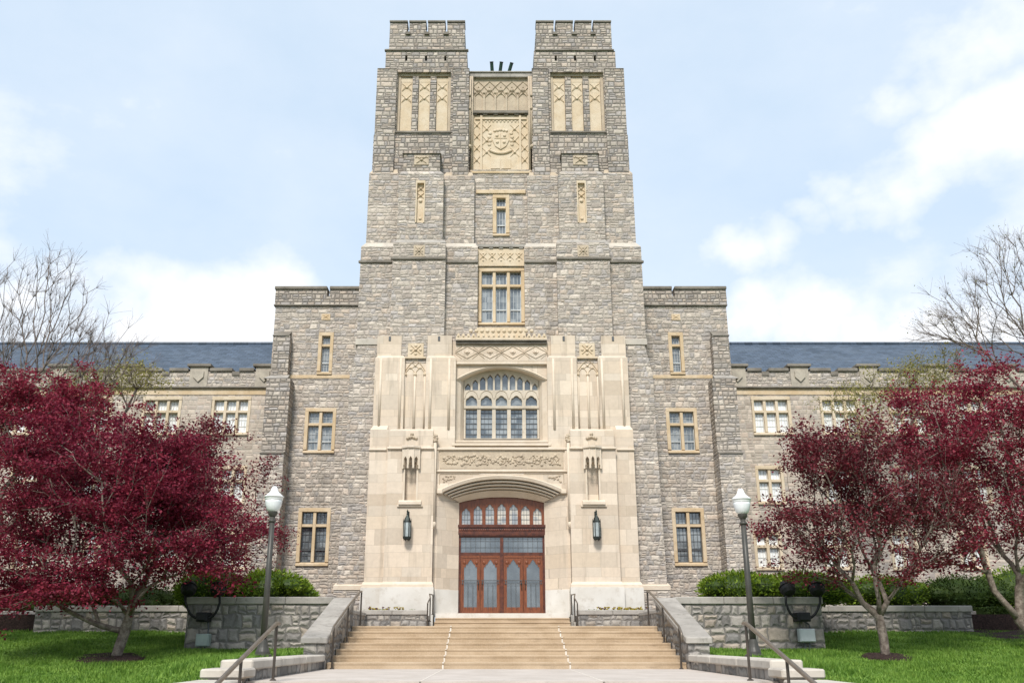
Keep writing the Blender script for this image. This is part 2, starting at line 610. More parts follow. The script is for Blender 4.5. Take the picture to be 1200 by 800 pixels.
M['concrete'] = trim_mat('pale pink concrete paving', (.455, .40, .352), (.535, .475, .425), stain=(.33, .285, .245), amt=.5, bump=.1)
M['joint'] = trim_mat('white joint mortar', (.62, .56, .48), (.70, .65, .58), amt=.3)


def step_mat():
    t = NT('tan step stone')
    p = t.pos()
    col = t.mix(t.rng(t.noise(p, 1.1, 4), .3, .7), (.37, .27, .172), (.46, .352, .24))
    mp = t.n('ShaderNodeMapping')
    mp.inputs['Scale'].default_value = (.9, 2, 5)
    t.l(p, mp.inputs['Vector'])
    col = t.mix(t.rng(t.noise(mp.outputs[0], 2.2, 6, .7), .52, .8, 0, .75), col, (.20, .145, .095))
    col = t.mix(t.rng(t.noise(p, 30, 3), .4, .8, 0, .3), col, (.62, .5, .37))
    t.bump(t.noise(p, 28, 4), .25, .012)
    return t.fin(col, .85, spec=.25)


M['step'] = step_mat()


def slate():
    t = NT('blue grey slate')
    p = t.pos()
    q = t.n('ShaderNodeTexBrick')
    s = t.n('ShaderNodeSeparateXYZ')
    t.l(p, s.inputs[0])
    c = t.n('ShaderNodeCombineXYZ')
    t.l(s.outputs[0], c.inputs[0])
    t.l(t.math('MULTIPLY', s.outputs[1], 1.2), c.inputs[1])
    t.l(c.outputs[0], q.inputs['Vector'])
    q.inputs['Scale'].default_value = 1
    q.inputs['Brick Width'].default_value = .38
    q.inputs['Row Height'].default_value = .3
    q.inputs['Mortar Size'].default_value = .012
    q.inputs['Color1'].default_value = (.030, .046, .070, 1)
    q.inputs['Color2'].default_value = (.068, .095, .138, 1)
    q.inputs['Mortar'].default_value = (.02, .026, .034, 1)
    col = t.mix(t.rng(t.noise(p, .8, 5), .4, .75, 0, .4), q.outputs['Color'], (.10, .125, .16))
    t.bump(t.math('ADD', t.math('MULTIPLY', q.outputs['Fac'], -.6), t.noise(p, 9, 3)), .4, .03)
    return t.fin(col, .5, spec=.45)


M['slate'] = slate()


def wood():
    t = NT('varnished mahogany')
    p = t.pos()
    mp = t.n('ShaderNodeMapping')
    mp.inputs['Scale'].default_value = (9, 9, .9)
    t.l(p, mp.inputs['Vector'])
    g = t.noise(mp.outputs[0], 3.5, 6, .65)
    col = t.ramp(g, [(.3, (.09, .023, .008)), (.55, (.185, .053, .017)), (.8, (.27, .090, .032))])
    t.bump(g, .12, .01)
    return t.fin(col, .36, spec=.5)


M['wood'] = wood()
t = NT('dark varnished wood')
M['wood_dark'] = t.fin(t.ramp(t.noise(t.pos(), 7, 5), [(.35, (.05, .012, .006)), (.7, (.13, .034, .014))]), .38, spec=.5)


def glass(name, deep, pale, seed, rough=.06, scale=1.1, metal=.0, spec=.5, cells=.25):
    """window glass: dim room and reflected sky mottled into an opaque pane colour, under a rippled gloss"""
    t = NT(name)
    p = t.pos()
    cell = t.n('ShaderNodeTexWhiteNoise', noise_dimensions='3D')
    sn = t.n('ShaderNodeVectorMath', operation='SNAP')
    t.l(p, sn.inputs[0])
    sn.inputs[1].default_value = (.21, 5, .26)
    t.l(sn.outputs[0], cell.inputs['Vector'])
    f = t.math('ADD', t.math('MULTIPLY', t.noise(p, scale, 4), 1.0 - cells), t.math('MULTIPLY', cell.outputs['Value'], cells))
    col = t.mix(t.rng(f, .38, .66), deep, pale)  # dark and pale mottle stands in for dim room and reflected sky
    t.fin(col, rough, metal, spec)
    t.b.inputs['Coat Weight'].default_value = 1.0
    t.b.inputs['Coat Roughness'].default_value = .04
    t.b.inputs['Coat IOR'].default_value = 1.9
    t.bump(t.noise(p, 3.0, 2), .12, .02)
    return t.m


M['glass'] = glass('leaded window glass', (.07, .085, .095), (.26, .28, .285), 1)
M['glass_dim'] = glass('old dim window glass', (.10, .115, .12), (.27, .28, .275), 5, scale=2.5)
M['glass_blind'] = glass('window glass over white blinds', (.74, .75, .74), (.92, .92, .90), 2, scale=1.7)  # pale fill takes in both white blinds and bright reflections
M['glass_door'] = glass('clear door glass', (.05, .06, .07), (.135, .155, .17), 3, scale=.7, cells=.04)
M['glass_warm'] = glass('pale transom glass', (.26, .27, .28), (.62, .55, .44), 4, scale=1.3)


def plain(name, c, rough=.5, metal=0, spec=.4, var=.25):
    t = NT(name)
    d = tuple(q * (1 - var) for q in c)
    col = t.mix(t.rng(t.noise(t.pos(), 6, 5), .35, .7), d, c)
    return t.fin(col, rough, metal, spec)


M['lead'] = plain('pale leading', (.50, .52, .52), .5, .2)
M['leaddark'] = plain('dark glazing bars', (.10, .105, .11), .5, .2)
M['casement_white'] = plain('white window casement', (.70, .69, .65), .5)
M['wingtrim'] = trim_mat('pale tan window stone', (.57, .46, .32), (.64, .54, .41))
M['casement'] = plain('painted window casement', (.50, .47, .42), .5)
M['iron'] = plain('black painted iron', (.007, .007, .008), .62)
M['rail'] = plain('brown painted rail metal', (.085, .068, .055), .42, .3)
M['rail_worn'] = plain('worn brown handrail', (.20, .165, .13), .35, .4)
M['post'] = plain('olive brown lamp post paint', (.062, .058, .049), .45)
M['lampwhite'] = plain('white lamp housing', (.78, .78, .77), .4, var=.06)
M['frost'] = plain('frosted lamp glass', (.76, .77, .78), .25, var=.08)
M['greenbox'] = plain('grey green enamel', (.30, .36, .325), .4, var=.12)
M['greybox'] = plain('light grey enamel', (.44, .475, .475), .4, var=.1)
M['bronze'] = plain('verdigris bronze', (.030, .043, .039), .5, .4, var=.6)
M['lanternglass'] = plain('lantern glass', (.42, .47, .47), .15, var=.3)
M['greenpaint'] = plain('dark green loudspeaker paint', (.035, .075, .06), .4)


def leafmat(name, cols, trans=.3, rough=.55, spec=.25):
    t = NT(name)
    g = t.n('ShaderNodeNewGeometry')
    col = t.ramp(t.math('ADD', t.math('MULTIPLY', g.outputs['Random Per Island'], .62), t.rng(t.noise(g.outputs['Position'], 1.7, 3, .6), .3, .7, 0, .38)), cols)  # position noise imitates lit tops and dark gaps in the leaf colour
    t.fin(col, rough, spec=spec)
    tr = t.n('ShaderNodeBsdfTranslucent')
    t.l(col, tr.inputs[0])
    mx = t.n('ShaderNodeMixShader')
    mx.inputs[0].default_value = trans
    t.l(t.b.outputs[0], mx.inputs[1])
    t.l(tr.outputs[0], mx.inputs[2])
    t.l(mx.outputs[0], t.out.inputs[0])
    return t.m


M['maple'] = leafmat('crimson maple leaves', [(0, (.075, .010, .019)), (.4, (.175, .016, .040)), (.75, (.26, .027, .05)), (1, (.36, .06, .088))], .38)
M['maple_plum'] = leafmat('plum maple leaves', [(0, (.06, .014, .016)), (.5, (.15, .022, .033)), (.85, (.26, .045, .06)), (1, (.38, .10, .11))], .35)
M['maple_bright'] = leafmat('bright red maple leaves', [(0, (.095, .010, .021)), (.5, (.24, .021, .046)), (1, (.42, .07, .10))], .4)
M['yew'] = leafmat('yew shoots', [(0, (.045, .085, .008)), (.5, (.135, .21, .016)), (1, (.28, .37, .035))], .25)
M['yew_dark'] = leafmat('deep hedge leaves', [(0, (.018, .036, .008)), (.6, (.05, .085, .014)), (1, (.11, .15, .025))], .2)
M['bud'] = leafmat('yellow green buds', [(0, (.20, .20, .045)), (1, (.42, .37, .12))], .4)
M['grass'] = leafmat('lawn blades', [(0, (.055, .13, .014)), (.5, (.14, .255, .035)), (1, (.27, .40, .075))], .3)


def bark(name, a, b):
    t = NT(name)
    p = t.pos()
    col = t.mix(t.rng(t.noise(p, 9, 6, .7), .35, .7), a, b)
    t.bump(t.noise(p, 16, 5), .6, .03)
    return t.fin(col, .9, spec=.15)


M['bark'] = bark('pale maple bark', (.12, .092, .075), (.29, .24, .20))
M['twig'] = bark('dark bare bark', (.13, .10, .085), (.25, .205, .18))
t = NT('lawn earth')
p = t.pos()
M['lawn'] = t.fin(t.mix(t.rng(t.noise(p, .7, 5), .35, .7), (.09, .18, .022), (.155, .255, .045)), .9)
t = NT('bark mulch')
p = t.pos()
t.bump(t.noise(p, 14, 5, .8), 1.0, .08)
M['mulch'] = t.fin(t.ramp(t.noise(p, 17, 5, .7), [(.35, (.018, .010, .009)), (.6, (.06, .033, .027)), (.8, (.12, .075, .06))]), .95)
t = NT('far ground')
M['ground'] = t.fin(t.mix(t.rng(t.noise(t.pos(), .2, 5), .4, .7), (.05, .10, .02), (.08, .14, .03)), .95)

# ------------------------------------------------------------------ ground, paving, steps, lawns
ZT, ZS, ZP = 1.03, 1.63, 1.6          # upper terrace, door sill, planting level


def dY(d):
    return d - CAMD


m = MB()
m.quad((-900, -900, -1.02), (900, -900, -1.02), (900, 900, -1.02), (-900, 900, -1.02))
tag(m.build('ground', M['ground']), kind='structure')
m = MB().box(-4.1, 4.1, dY(-30), dY(13.6), -1.3, -.985)
tag(m.build('path', M['concrete']), kind='structure')
m = MB().box(-4.29, 4.29, dY(15.75), dY(23), -1.2, 0)
tag(m.build('landing_pavement', M['concrete']), kind='structure')
m = MB()
for i in range(6):
    m.box(-4.29, 4.29, dY(13.6 + i * .36), dY(15.75 + .0), -1.25 + .0001 * i, -1.0 + (i + 1) * .1415)
tag(m.build('lower_steps', M['step']), kind='structure')
RIS = ZT / 7
TRD = 4.0 / 6.35


def flight(hw, d0, z0, n, ris, trd, dback):
    """solid flight with rounded nosings: one profile across the whole width"""
    pts = [(dY(d0), z0 - .3)]
    for i in range(n):
        y, z = dY(d0 + i * trd), z0 + (i + 1) * ris
        pts += [(y, z - ris), (y, z - .055), (y - .010, z - .05), (y - .014, z - .012), (y - .006, z)]
    pts += [(dY(dback), z0 + n * ris), (dY(dback), z0 - .3)]
    return MB().prism(pts, -hw, hw, 'x')


st = flight(4.25, 23, 0, 7, RIS, TRD, 27.6).build('entrance_steps', M['step'])
tag(st, kind='structure')
m = MB()
for s in (-1, 1):
    for i in range(7):
        y, z = dY(23 + i * TRD), (i + 1) * RIS
        m.box(s * 1.5 - .018, s * 1.5 + .018, y - .042, y + TRD - .04 if i < 6 else y + .6, z - .02, z + .005)
        m.box(s * 1.505 - .018, s * 1.505 + .018, y - .008, y + .01, z - RIS + .006, z - .02)
    m.box(s * 1.48 - .012, s * 1.48 + .012, dY(15.75), dY(22.98), -.02, .004)
tag(m.build('step_joint_line', M['joint']), kind='structure')
m = MB().box(-4.99, 4.99, dY(27.601), dY(36.9), .2, ZT)
tag(m.build('upper_terrace_pavement', M['concrete']), kind='structure')
m = MB()
pts = []
for i in range(3):
    z = ZT + (i + 1) * .14
    y = dY(34.6 + .36 * i)
    pts += [(y, z - .14), (y, z - .05), (y - .025, z - .045), (y - .025, z)]
pts = [(dY(34.6), .8)] + pts + [(dY(37.6), ZT + .42), (dY(37.6), .8)]
dst = m.prism(pts, X(509, 725, dY(35)), -X(509, 725, dY(35)), 'x').build('door_steps', M['step'])
tag(dst, kind='structure')
m = MB().box(X(511, 720, -.3), -X(511, 720, -.3), dY(35.8), 1.8, ZT + .42, ZS)
tag(m.build('threshold_slab_pavement', M['marble']), kind='structure')


def sst(a, b, x):
    q = min(1, max(0, (x - a) / (b - a)))
    return q * q * (3 - 2 * q)


def lawn_z(x, d):
    ax = abs(x)
    far = .38 + .12 * (min(d, 33) - 27)
    near = -.1 + .40 * sst(14.5, 18, d) + .08 * sst(23, 27, d)
    tt = sst(5.2, 9.5, ax)
    return near * (1 - tt) + far * tt + .03 * math.sin(x * .9 + d * .7) * tt


for s in (-1, 1):
    vs, fs = [], []
    xs = [4.45 + .35 * i for i in range(16)] + [10 + 1.2 * i for i in range(26)]
    ds = [8 + .7 * i for i in range(38)]
    for d in ds:
        for x in xs:
            vs.append((s * x, dY(d), lawn_z(x, d)))
    for j in range(len(ds) - 1):
        for i in range(len(xs) - 1):
            a = j * len(xs) + i
            fs.append((a, a + 1, a + 1 + len(xs), a + len(xs)))
    m = MB()
    m.v, m.f = vs, fs
    tag(m.build('lawn', M['lawn'], smooth=True), kind='structure')
# grass blades
rg = np.random.default_rng(4)


def blades(name, side, n):
    x = rg.uniform(4.75, 18, n)
    d = 15 + 18 * rg.random(n) ** 1.15
    keep = (x < (d * .62 + 1.0)) & (d > 15.0) & ((x > 4.9) | (d > 22.9))
    x, d = x[keep], d[keep]
    z = np.array([lawn_z(a, b) for a, b in zip(x, d)])
    k = len(x)
    a = rg.uniform(0, 2 * np.pi, k)
    h = rg.uniform(.05, .10, k) * (1 + .5 * np.sin(x * 2.1 + d * 1.3) * np.sin(d * 2.7))
    w = rg.uniform(.012, .024, k)
    lean = rg.normal(0, .035, (k, 2))
    base = np.stack([x * side, d - CAMD, z - .005], 1)
    dx = np.stack([np.cos(a) * w, np.sin(a) * w, np.zeros(k)], 1)
    tip = base + np.stack([lean[:, 0], lean[:, 1], h], 1)
    v = np.stack([base - dx, base + dx, tip], 1).reshape(-1, 3)
    tag(raw_mesh(name, v, k, 3, M['grass']), kind='stuff')


blades('lawn_grass', -1, 150000)
blades('lawn_grass', 1, 150000)
# planting beds behind the terrace walls
for s in (-1, 1):
    m = MB().box(s * 5.02, s * 8.6, dY(27.51), dY(44), -1, ZP)
    tag(m.build('planting_bed_ground', M['mulch']), kind='structure')
    m = MB().box(s * 8.604, s * 45, dY(31.75), dY(44), -1, ZP - .12)
    tag(m.build('planting_bed_ground', M['mulch']), kind='structure')


# ------------------------------------------------------------------ the hall
hall = empty('university_hall', (0, 0, 1.6), 'grey stone collegiate gothic hall with twin turreted tower and cream carved entrance', 'building')
GB = 0.2   # building goes down to here


def mir(s, px):
    return px if s < 0 else 2 * CX - px


def sbox(m, s, pl, pr, ref, top, bot, yf, yb):
    """box from picture measures of the left half, s=1 mirrors it; bot None = ground"""
    zb = GB if bot is None else Z(bot, yf)
    m.box(X(mir(s, pl), ref, yf), X(mir(s, pr), ref, yf), yf, yb, zb, Z(top, yf))
    return m


def weather(m, x0, x1, y0, y1, zlo, zhi, xs0=0.0, xs1=0.0):
    """sloped set-off: front edge low at y0, back edge high at y1; sides can slope in too"""
    if x0 > x1:
        x0, x1 = x1, x0
        xs0, xs1 = xs1, xs0
    n = len(m.v)
    m.v += [(x0, y0, zlo), (x1, y0, zlo), (x1, y1, zlo), (x0, y1, zlo), (x0 + xs0, y1 - .002, zhi), (x1 - xs1, y1 - .002, zhi), (x1 - xs1, y1, zhi), (x0 + xs0, y1, zhi)]
    m.f += [tuple(n + i for i in q) for q in ((0, 3, 2, 1), (4, 5, 6, 7), (0, 1, 5, 4), (1, 2, 6, 5), (2, 3, 7, 6), (3, 0, 4, 7))]
    return m


def make_window(parent, pl, pr, pt, pb, Y, lights, trans, style, head=.16, jamb=.15, bars=None, sill=.16, proud=.03):
    """returns the opening; builds window > casement, pane. trans: list of pixel rows of transoms"""
    ref = (pt + pb) / 2
    x0, x1 = X(pl, ref, Y), X(pr, ref, Y)
    z0, z1 = Z(pb, Y), Z(pt, Y)
    st, leadm, gl = style
    yf, yb = Y - proud, Y + .28
    m = MB()
    m.box(x0, x0 + jamb, yf, yb, z0 + sill, z1 - head)
    m.box(x1 - jamb, x1, yf, yb, z0 + sill, z1 - head)
    m.box(x0, x1, yf, yb, z1 - head, z1)
    m.prism([(yf - .05, z0), (yb, z0), (yb, z0 + sill), (Y + .1, z0 + sill), (yf - .05, z0 + sill * .62)], x0, x1, 'x')
    gx0, gx1, gz0, gz1 = x0 + jamb, x1 - jamb, z0 + sill, z1 - head
    mw = .13
    lw = (gx1 - gx0 - mw * (lights - 1)) / lights
    for i in range(1, lights):
        a = gx0 + i * lw + (i - 1) * mw
        m.box(a, a + mw, Y + .015, yb - .005, gz0, gz1)
    tz = [Z(q, Y) for q in trans]
    for i in range(lights):
        a = gx0 + i * (lw + mw)
        for q in tz:
            m.box(a, a + lw, Y + .012, yb - .007, q - .06, q + .06)
    w = m.build('window', st, parent, bevel=.012)
    # casement frames and leading
    c = MB()
    rows = sorted([gz0] + [q for q in tz] + [gz1])
    for i in range(lights):
        a, b = gx0 + i * (lw + mw), gx0 + i * (lw + mw) + lw
        for j in range(len(rows) - 1):
            lo = rows[j] + (.06 if j else 0)
            hi = rows[j + 1] - (.06 if j < len(rows) - 2 else 0)
            fr = .035
            c.box(a, a + fr, Y + .15, Y + .19, lo, hi)
            c.box(b - fr, b, Y + .15, Y + .19, lo, hi)
            c.box(a + fr, b - fr, Y + .15, Y + .19, lo, lo + fr)
            c.box(a + fr, b - fr, Y + .15, Y + .19, hi - fr, hi)
            nv, nh = (bars or (2, .3))
            for k in range(1, nv + 1):
                xx = a + (b - a) * k / (nv + 1)
                c.box(xx - .008, xx + .008, Y + .172, Y + .186, lo + fr, hi - fr)
            if nh:
                k = max(1, round((hi - lo) / nh))
                for q in range(1, k):
                    zz = lo + (hi - lo) * q / k
                    c.box(a + fr, b - fr, Y + .174, Y + .188, zz - .008, zz + .008)
            if j == 0 and hi - lo > 1.0:
                zz = lo + (hi - lo) * .36
                c.box(a + fr, b - fr, Y + .14, Y + .192, zz - .028, zz + .028)
    c.build('casement', leadm, w)
    g = MB().box(gx0 - .02, gx1 + .02, Y + .20, Y + .22, gz0 - .02, gz1 + .02)
    g.build('pane', gl, w)
    return (x0, x1, z0, z1)


# --- centre of the tower
SW = (M['sand'], M['lead'], M['glass'])
YC0, YC1 = 1.25, 1.5
h1 = make_window(hall, 561.5, 616, 314, 381, YC0, 3, [334.6], (M['sand'], M['lead'], M['glass']), bars=(2, 0))
m = MB().wall(X(559, 340, YC0), X(618, 340, YC0), Z(410, YC0), Z(287, YC0), YC0, 3.0, [h1])
m.build('tower_wall', M['stone'], hall)
h2 = make_window(hall, 579, 598.5, 228.5, 277, YC1, 1, [243], (M['sand'], M['lead'], M['glass_dim']), jamb=.17, bars=(2, 0))
m = MB().wall(X(555, 250, YC1), X(622, 250, YC1), Z(289, YC1), Z(199, YC1), YC1, 3.2, [h2])
m.build('tower_wall', M['stone'], hall)
m = MB().box(X(559.5, 225, YC1), X(617.5, 225, YC1), YC1 - .07, YC1 + .1, Z(227.5, YC1), Z(223, YC1))
m.build('lintel', M['sand'], hall, bevel=.02)
m = MB()
m.box(X(561.5, 300, YC0 - .1), X(615.5, 300, YC0 - .1), YC0 - .1, YC0 + .2, Z(311.5, YC0 - .1), Z(291, YC0 - .1))
q = Z(301, YC0 - .1)
for i in range(5):
    xx = X(567.5 + i * 10.5, 301, YC0 - .1)
    m.saltire(xx, q + .02, .30, .30, YC0 - .1, .05)
    for k in (-1, 1):
        m.boss(xx, q + k * .17, .055, YC0 - .1)
m.build('carved_frieze', M['carve'], hall)
m = MB()
m.box(X(559.5, 288, YC0 - .16), X(617.5, 288, YC0 - .16), YC0 - .17, YC0 + .4, Z(289.3, YC0 - .16), Z(286.2, YC0 - .16))
for i in range(5):
    xx = X(565 + i * 11.75, 291, YC0 - .12)
    m.box(xx - .09, xx + .09, YC0 - .14, YC0 + .1, Z(291.0, YC0 - .16), Z(289.3, YC0 - .16))
m.build('cornice', M['greycap'], hall)

# shield panel and cusped frieze between the turrets
YP = 1.85
zt, zb = Z(135.5, YP), Z(200.5, YP)
x0, x1 = X(555.5, 168, YP), X(622, 168, YP)
m = MB().box(x0, x1, YP, 3.0, zb, zt)
wpx = (x1 - x0) / 67
for sx in (-1, 1):
    m.box(sx * 23.0 * wpx - .05, sx * 23.0 * wpx + .05, YP - .07, YP + .05, zb + .02, zt - .02)
    m.box(sx * 33.2 * wpx - .06, sx * 33.2 * wpx + .06, YP - .07, YP + .05, zb + .02, zt - .02)
    for k in range(4):
        m.saltire(sx * 28.2 * wpx, zt - .55 - k * .62, .34, .42, YP, .06)
    for k in range(3):
        m.saltire(sx * 16.5 * wpx, zt - .75 - k * .62, .40, .44, YP, .055)
m.box(x0 + .12, x1 - .12, YP - .06, YP + .05, zt - .24, zt - .13)
for i in range(11):
    m.boss(-22 * wpx + i * 4.4 * wpx, zt - .33, .06, YP)
# shield with crest and scroll
cz = (zt + zb) / 2 + .1
m.prism([(-.38, cz + .42), (.38, cz + .42), (.40, cz + .05), (.26, cz - .28), (0, cz - .46), (-.26, cz - .28), (-.40, cz + .05)], YP - .045, YP + .05)
m.bar(-.30, cz + .12, .30, cz + .12, .06, YP - .045, .04)
m.bar(0, cz + .4, 0, cz - .38, .06, YP - .045, .04)
for a, b in ((-.18, .27), (.18, .27), (-.16, -.08), (.16, -.08)):
    m.boss(a, cz + b, .085, YP - .045, .06)
for a in (-.28, -.14, 0, .14, .28):
    m.boss(a, cz + .55 + .05 * (1 - abs(a) / .28), .085, YP, .06)
sc = []
for i in range(9):
    a = -.52 + i * .13
    sc.append((a, YP - .05, cz - .50 - .16 * (1 - (a / .52) ** 2)))
m.tube([(a, b + .03, c) for a, b, c in sc], .06, 8)
for sx in (-1, 1):
    for k in range(4):
        m.boss(sx * (.50 + .04 * (k % 2)), cz + .42 - k * .2, .10, YP, .05)
    m.box(sx * .03, sx * .05 + sx * .42, YP - .03, YP + .03, zb + .12, zb + .62)
m.build('crest_panel', M['carve'], hall)
m = MB()
zt2, zb2 = Z(90.5, YP), Z(131, YP)
m.box(x0, x1, YP + .02, 3.0, zb2, zt2)
W5 = (x1 - x0) / 5
for i in range(6):
    xx = x0 + i * W5
    xx = min(max(xx, x0 + .05), x1 - .05)
    m.box(xx - .045, xx + .045, YP - .06, YP + .05, zb2, zb2 + .82)
for i in range(5):
    xa = x0 + i * W5
    xc = xa + W5 / 2
    for k in range(7):
        a0, a1 = -1 + k * 2 / 7, -1 + (k + 1) * 2 / 7
        m.bar(xc + a0 * W5 * .46, zb2 + .74 + .26 * (1 - abs(a0) ** 1.5), xc + a1 * W5 * .46, zb2 + .74 + .26 * (1 - abs(a1) ** 1.5), .08, YP + .02, .08)
    m.bar(xa, zb2 + .78, xc, zb2 + 1.38, .07, YP + .02, .07)
    m.bar(xa + W5, zb2 + .78, xc, zb2 + 1.38, .07, YP + .02, .07)
    m.bar(xa, zb2 + 1.38, xc, zb2 + 1.02, .07, YP + .02, .07)
    m.bar(xa + W5, zb2 + 1.38, xc, zb2 + 1.02, .07, YP + .02, .07)
    m.bar(xa, zb2 + 1.38, xc, zb2 + 1.66, .06, YP + .02, .06)
    m.bar(xa + W5, zb2 + 1.38, xc, zb2 + 1.66, .06, YP + .02, .06)
    m.boss(xc, zb2 + 1.2, .1, YP + .02, .07)
    m.boss(xa if i else xa + .1, zb2 + 1.05, .08, YP + .02, .07)
m.build('carved_frieze', M['carve_grey'], hall)
m = MB()
m.box(x0 - .05, x1 + .05, YP - .16, YP + .3, Z(134.4, YP), Z(131.6, YP))
for i in range(6):
    xx = x0 + .1 + i * (x1 - x0 - .2) / 5
    m.box(xx - .1, xx + .1, YP - .10, YP + .2, Z(135.9, YP), Z(134.4, YP))
m.build('string_course', M['darkcap'], hall)
m = MB()
m.box(X(551, 86, YP - .1), X(626, 86, YP - .1), YP - .14, 3.4, Z(91, YP - .1), Z(86.2, YP - .1))
m.box(X(551, 86, YP - .18), X(626, 86, YP - .18), YP - .2, 3.5, Z(86.2, YP - .1), Z(83.4, YP - .18))
m.build('coping', M['greycap'], hall, bevel=.02)
m = MB().box(X(553, 84, 2.1), X(624, 84, 2.1), 3.02, 11, GB + 10, Z(84, 1.9) - .1)
m.build('tower_core_wall', M['stone_dark'], hall)
# sill shelf under the crest panel
m = MB().box(X(554, 202, YC1 - .02), X(623, 202, YC1 - .02), YC1 - .04, YP + .02, Z(203.5, YC1), Z(200.8, YC1))
m.build('sill', M['sand'], hall, bevel=.015)

for s in (-1, 1):
    # --- lowest stage: piers and bay either side of the centre
    YA, YB, YBAY = .95, 1.26, .60
    m = MB()
    sbox(m, s, 422.5, 461, 330, 289, 500, YA, 9)
    xo, xi = X(mir(s, 422.5), 330, YA), X(mir(s, 461), 330, YA)
    m.build('buttress', M['stone'], hall)
    m = MB()
    weather(m, xo, xi, YA, YB, Z(289, YA), Z(289, YA) + .32, *((.16, 0) if s < 0 else (.16, 0)))
    m.build('weathering', M['ledge'], hall)
    m = MB()
    sbox(m, s, 522, 561, 330, 289, 425, YA, 3)
    m.build('buttress', M['stone'], hall)
    m = MB()
    weather(m, X(mir(s, 522), 330, YA), X(mir(s, 561), 330, YA), YA, YB, Z(289, YA), Z(289, YA) + .30, 0, .1)
    m.build('weathering', M['ledge'], hall)
    m = MB()
    zz = Z(284, YBAY)
    sbox(m, s, 460, 522.5, 340, 284, 425, YBAY, 3)
    m.build('bay_wall', M['stone'], hall)
    m = MB()
    weather(m, X(mir(s, 460), 340, YBAY), X(mir(s, 522.5), 340, YBAY), YBAY, 0.77, zz, zz + .2, .16, .06)
    m.build('weathering', M['greycap'], hall)
    # moulded string course
    m = MB()
    for a, b, yy, t_ in ((421.5, 461, YA, 308), (522, 561.5, YA, 308.3), (459, 523.5, YBAY, 304.2)):
        m.box(X(mir(s, a), 306, yy), X(mir(s, b), 306, yy), yy - .07, yy + .06, Z(t_, yy) - .02, Z(t_, yy) + .11)
    m.build('string_course', M['darkcap'], hall, bevel=.03)
    m = MB()
    x0_, x1_ = X(mir(s, 486), 294, YBAY), X(mir(s, 499), 294, YBAY)
    m.box(x0_, x1_, YBAY - .03, YBAY + .05, Z(301, YBAY), Z(287.5, YBAY))
    m.saltire((x0_ + x1_) / 2, Z(294.2, YBAY), .36, .40, YBAY - .03, .05)
    for k in (-1, 1):
        m.boss((x0_ + x1_) / 2 + k * .13, Z(294.2, YBAY), .05, YBAY - .03)
        m.boss((x0_ + x1_) / 2, Z(294.2, YBAY) + k * .14, .05, YBAY - .03)
    m.build('carved_block', M['carve_grey'], hall)
    # --- second stage
    m = MB()
    sbox(m, s, 431, 467, 270, 203, 292, YB, 9)
    m.build('buttress', M['stone'], hall)
    m = MB()
    sbox(m, s, 519, 557, 270, 206, 292, YB, 3)
    m.build('buttress', M['stone'], hall)
    m = MB()
    hx0, hx1 = X(mir(s, 488.5), 237, 0.76), X(mir(s, 499.3), 237, 0.76)
    hole = (hx0, hx1, Z(261, 0.76), Z(212, 0.76))
    m.wall(X(mir(s, 466.5), 270, 0.76), X(mir(s, 520), 270, 0.76), Z(286, 0.76), Z(203, 0.76), 0.76, 3, [hole], .2)
    m.build('bay_wall', M['stone'], hall)
    m = MB()
    m.box(hx0, hx1, 0.87, 1.3, hole[2], hole[3])
    a, b = min(hx0, hx1), max(hx0, hx1)
    cz = hole[3] - .5
    m.box(a, a + .05, 0.72, 0.87, hole[2], hole[3])
    m.box(b - .05, b, 0.72, 0.87, hole[2], hole[3])
    m.box(a + .05, b - .05, 0.72, 0.87, hole[3] - .12, hole[3])
    for k in (0, 1):
        m.saltire((a + b) / 2, hole[3] - .36 - k * .34, b - a - .12, .26, 0.87, .07)
    m.boss((a + b) / 2, hole[3] - .95, .1, 0.87, .08)
    m.boss((a + b) / 2, hole[2] + .25, .08, 0.87, .06)
    m.build('blind_niche', M['carve'], hall)
    m = MB()
    ya = 0.76
    xa, xb = X(mir(s, 469.5), 203, ya), X(mir(s, 520.5), 203, ya)
    weather(m, xa, xb, ya, 0.88, Z(203, ya), Z(203, ya) + .16, .12, .12)
    m.build('weathering', M['stone'], hall)
    # block with carved stone between second and third stage
    m = MB()
    sbox(m, s, 474.5, 517, 190, 180.5, 203.5, 0.88, 2.5)
    m.build('bay_wall', M['stone_dark'], hall)
    m = MB()
    weather(m, X(mir(s, 473), 180, 0.81), X(mir(s, 518.5), 180, 0.81), 0.81, 1.42, Z(180.5, 0.88), Z(180.5, 0.88) + .26, .05, .05)
    m.build('coping', M['darkcap'], hall)
    m = MB()
    xc = X(mir(s, 495.5), 190, 0.88)
    m.box(xc - .33, xc + .33, 0.84, 1.3, Z(193.5, 0.88), Z(182.5, 0.88))
    m.saltire(xc, Z(188, 0.88), .46, .34, 0.84, .06)
    for k in range(6):
        m.boss(xc - .26 + .104 * k, Z(185, 0.88), .05, 0.84)
    m.build('carved_block', M['carve_grey'], hall)
    m = MB()
    for a, b, zz_ in ((434.5, 468, 203), (521, 556, 206)):
        x0_, x1_ = X(mir(s, a), zz_, YB), X(mir(s, b), zz_, YB)
        weather(m, x0_, x1_, YB, 1.42, Z(zz_, YB), Z(zz_, YB) + .26, .14, .05)
    m.build('weathering', M['carve_grey'], hall)
    # --- turret
    YT = 1.42
    z79 = Z(80.0, YT)
    tw = MB()
    x0_, x1_ = X(mir(s, 438.3), 185, YT), X(mir(s, 552), 140, YT)
    tw.box(x0_, x1_, YT + .012, 9, Z(206, YT), Z(158, YT))
    # upper wall with the recess for the louvre panel
    lx0, lx1 = X(mir(s, 467), 120, YT), X(mir(s, 529.8), 120, YT)
    lz0, lz1 = Z(153.5, YT), Z(84.5, YT)
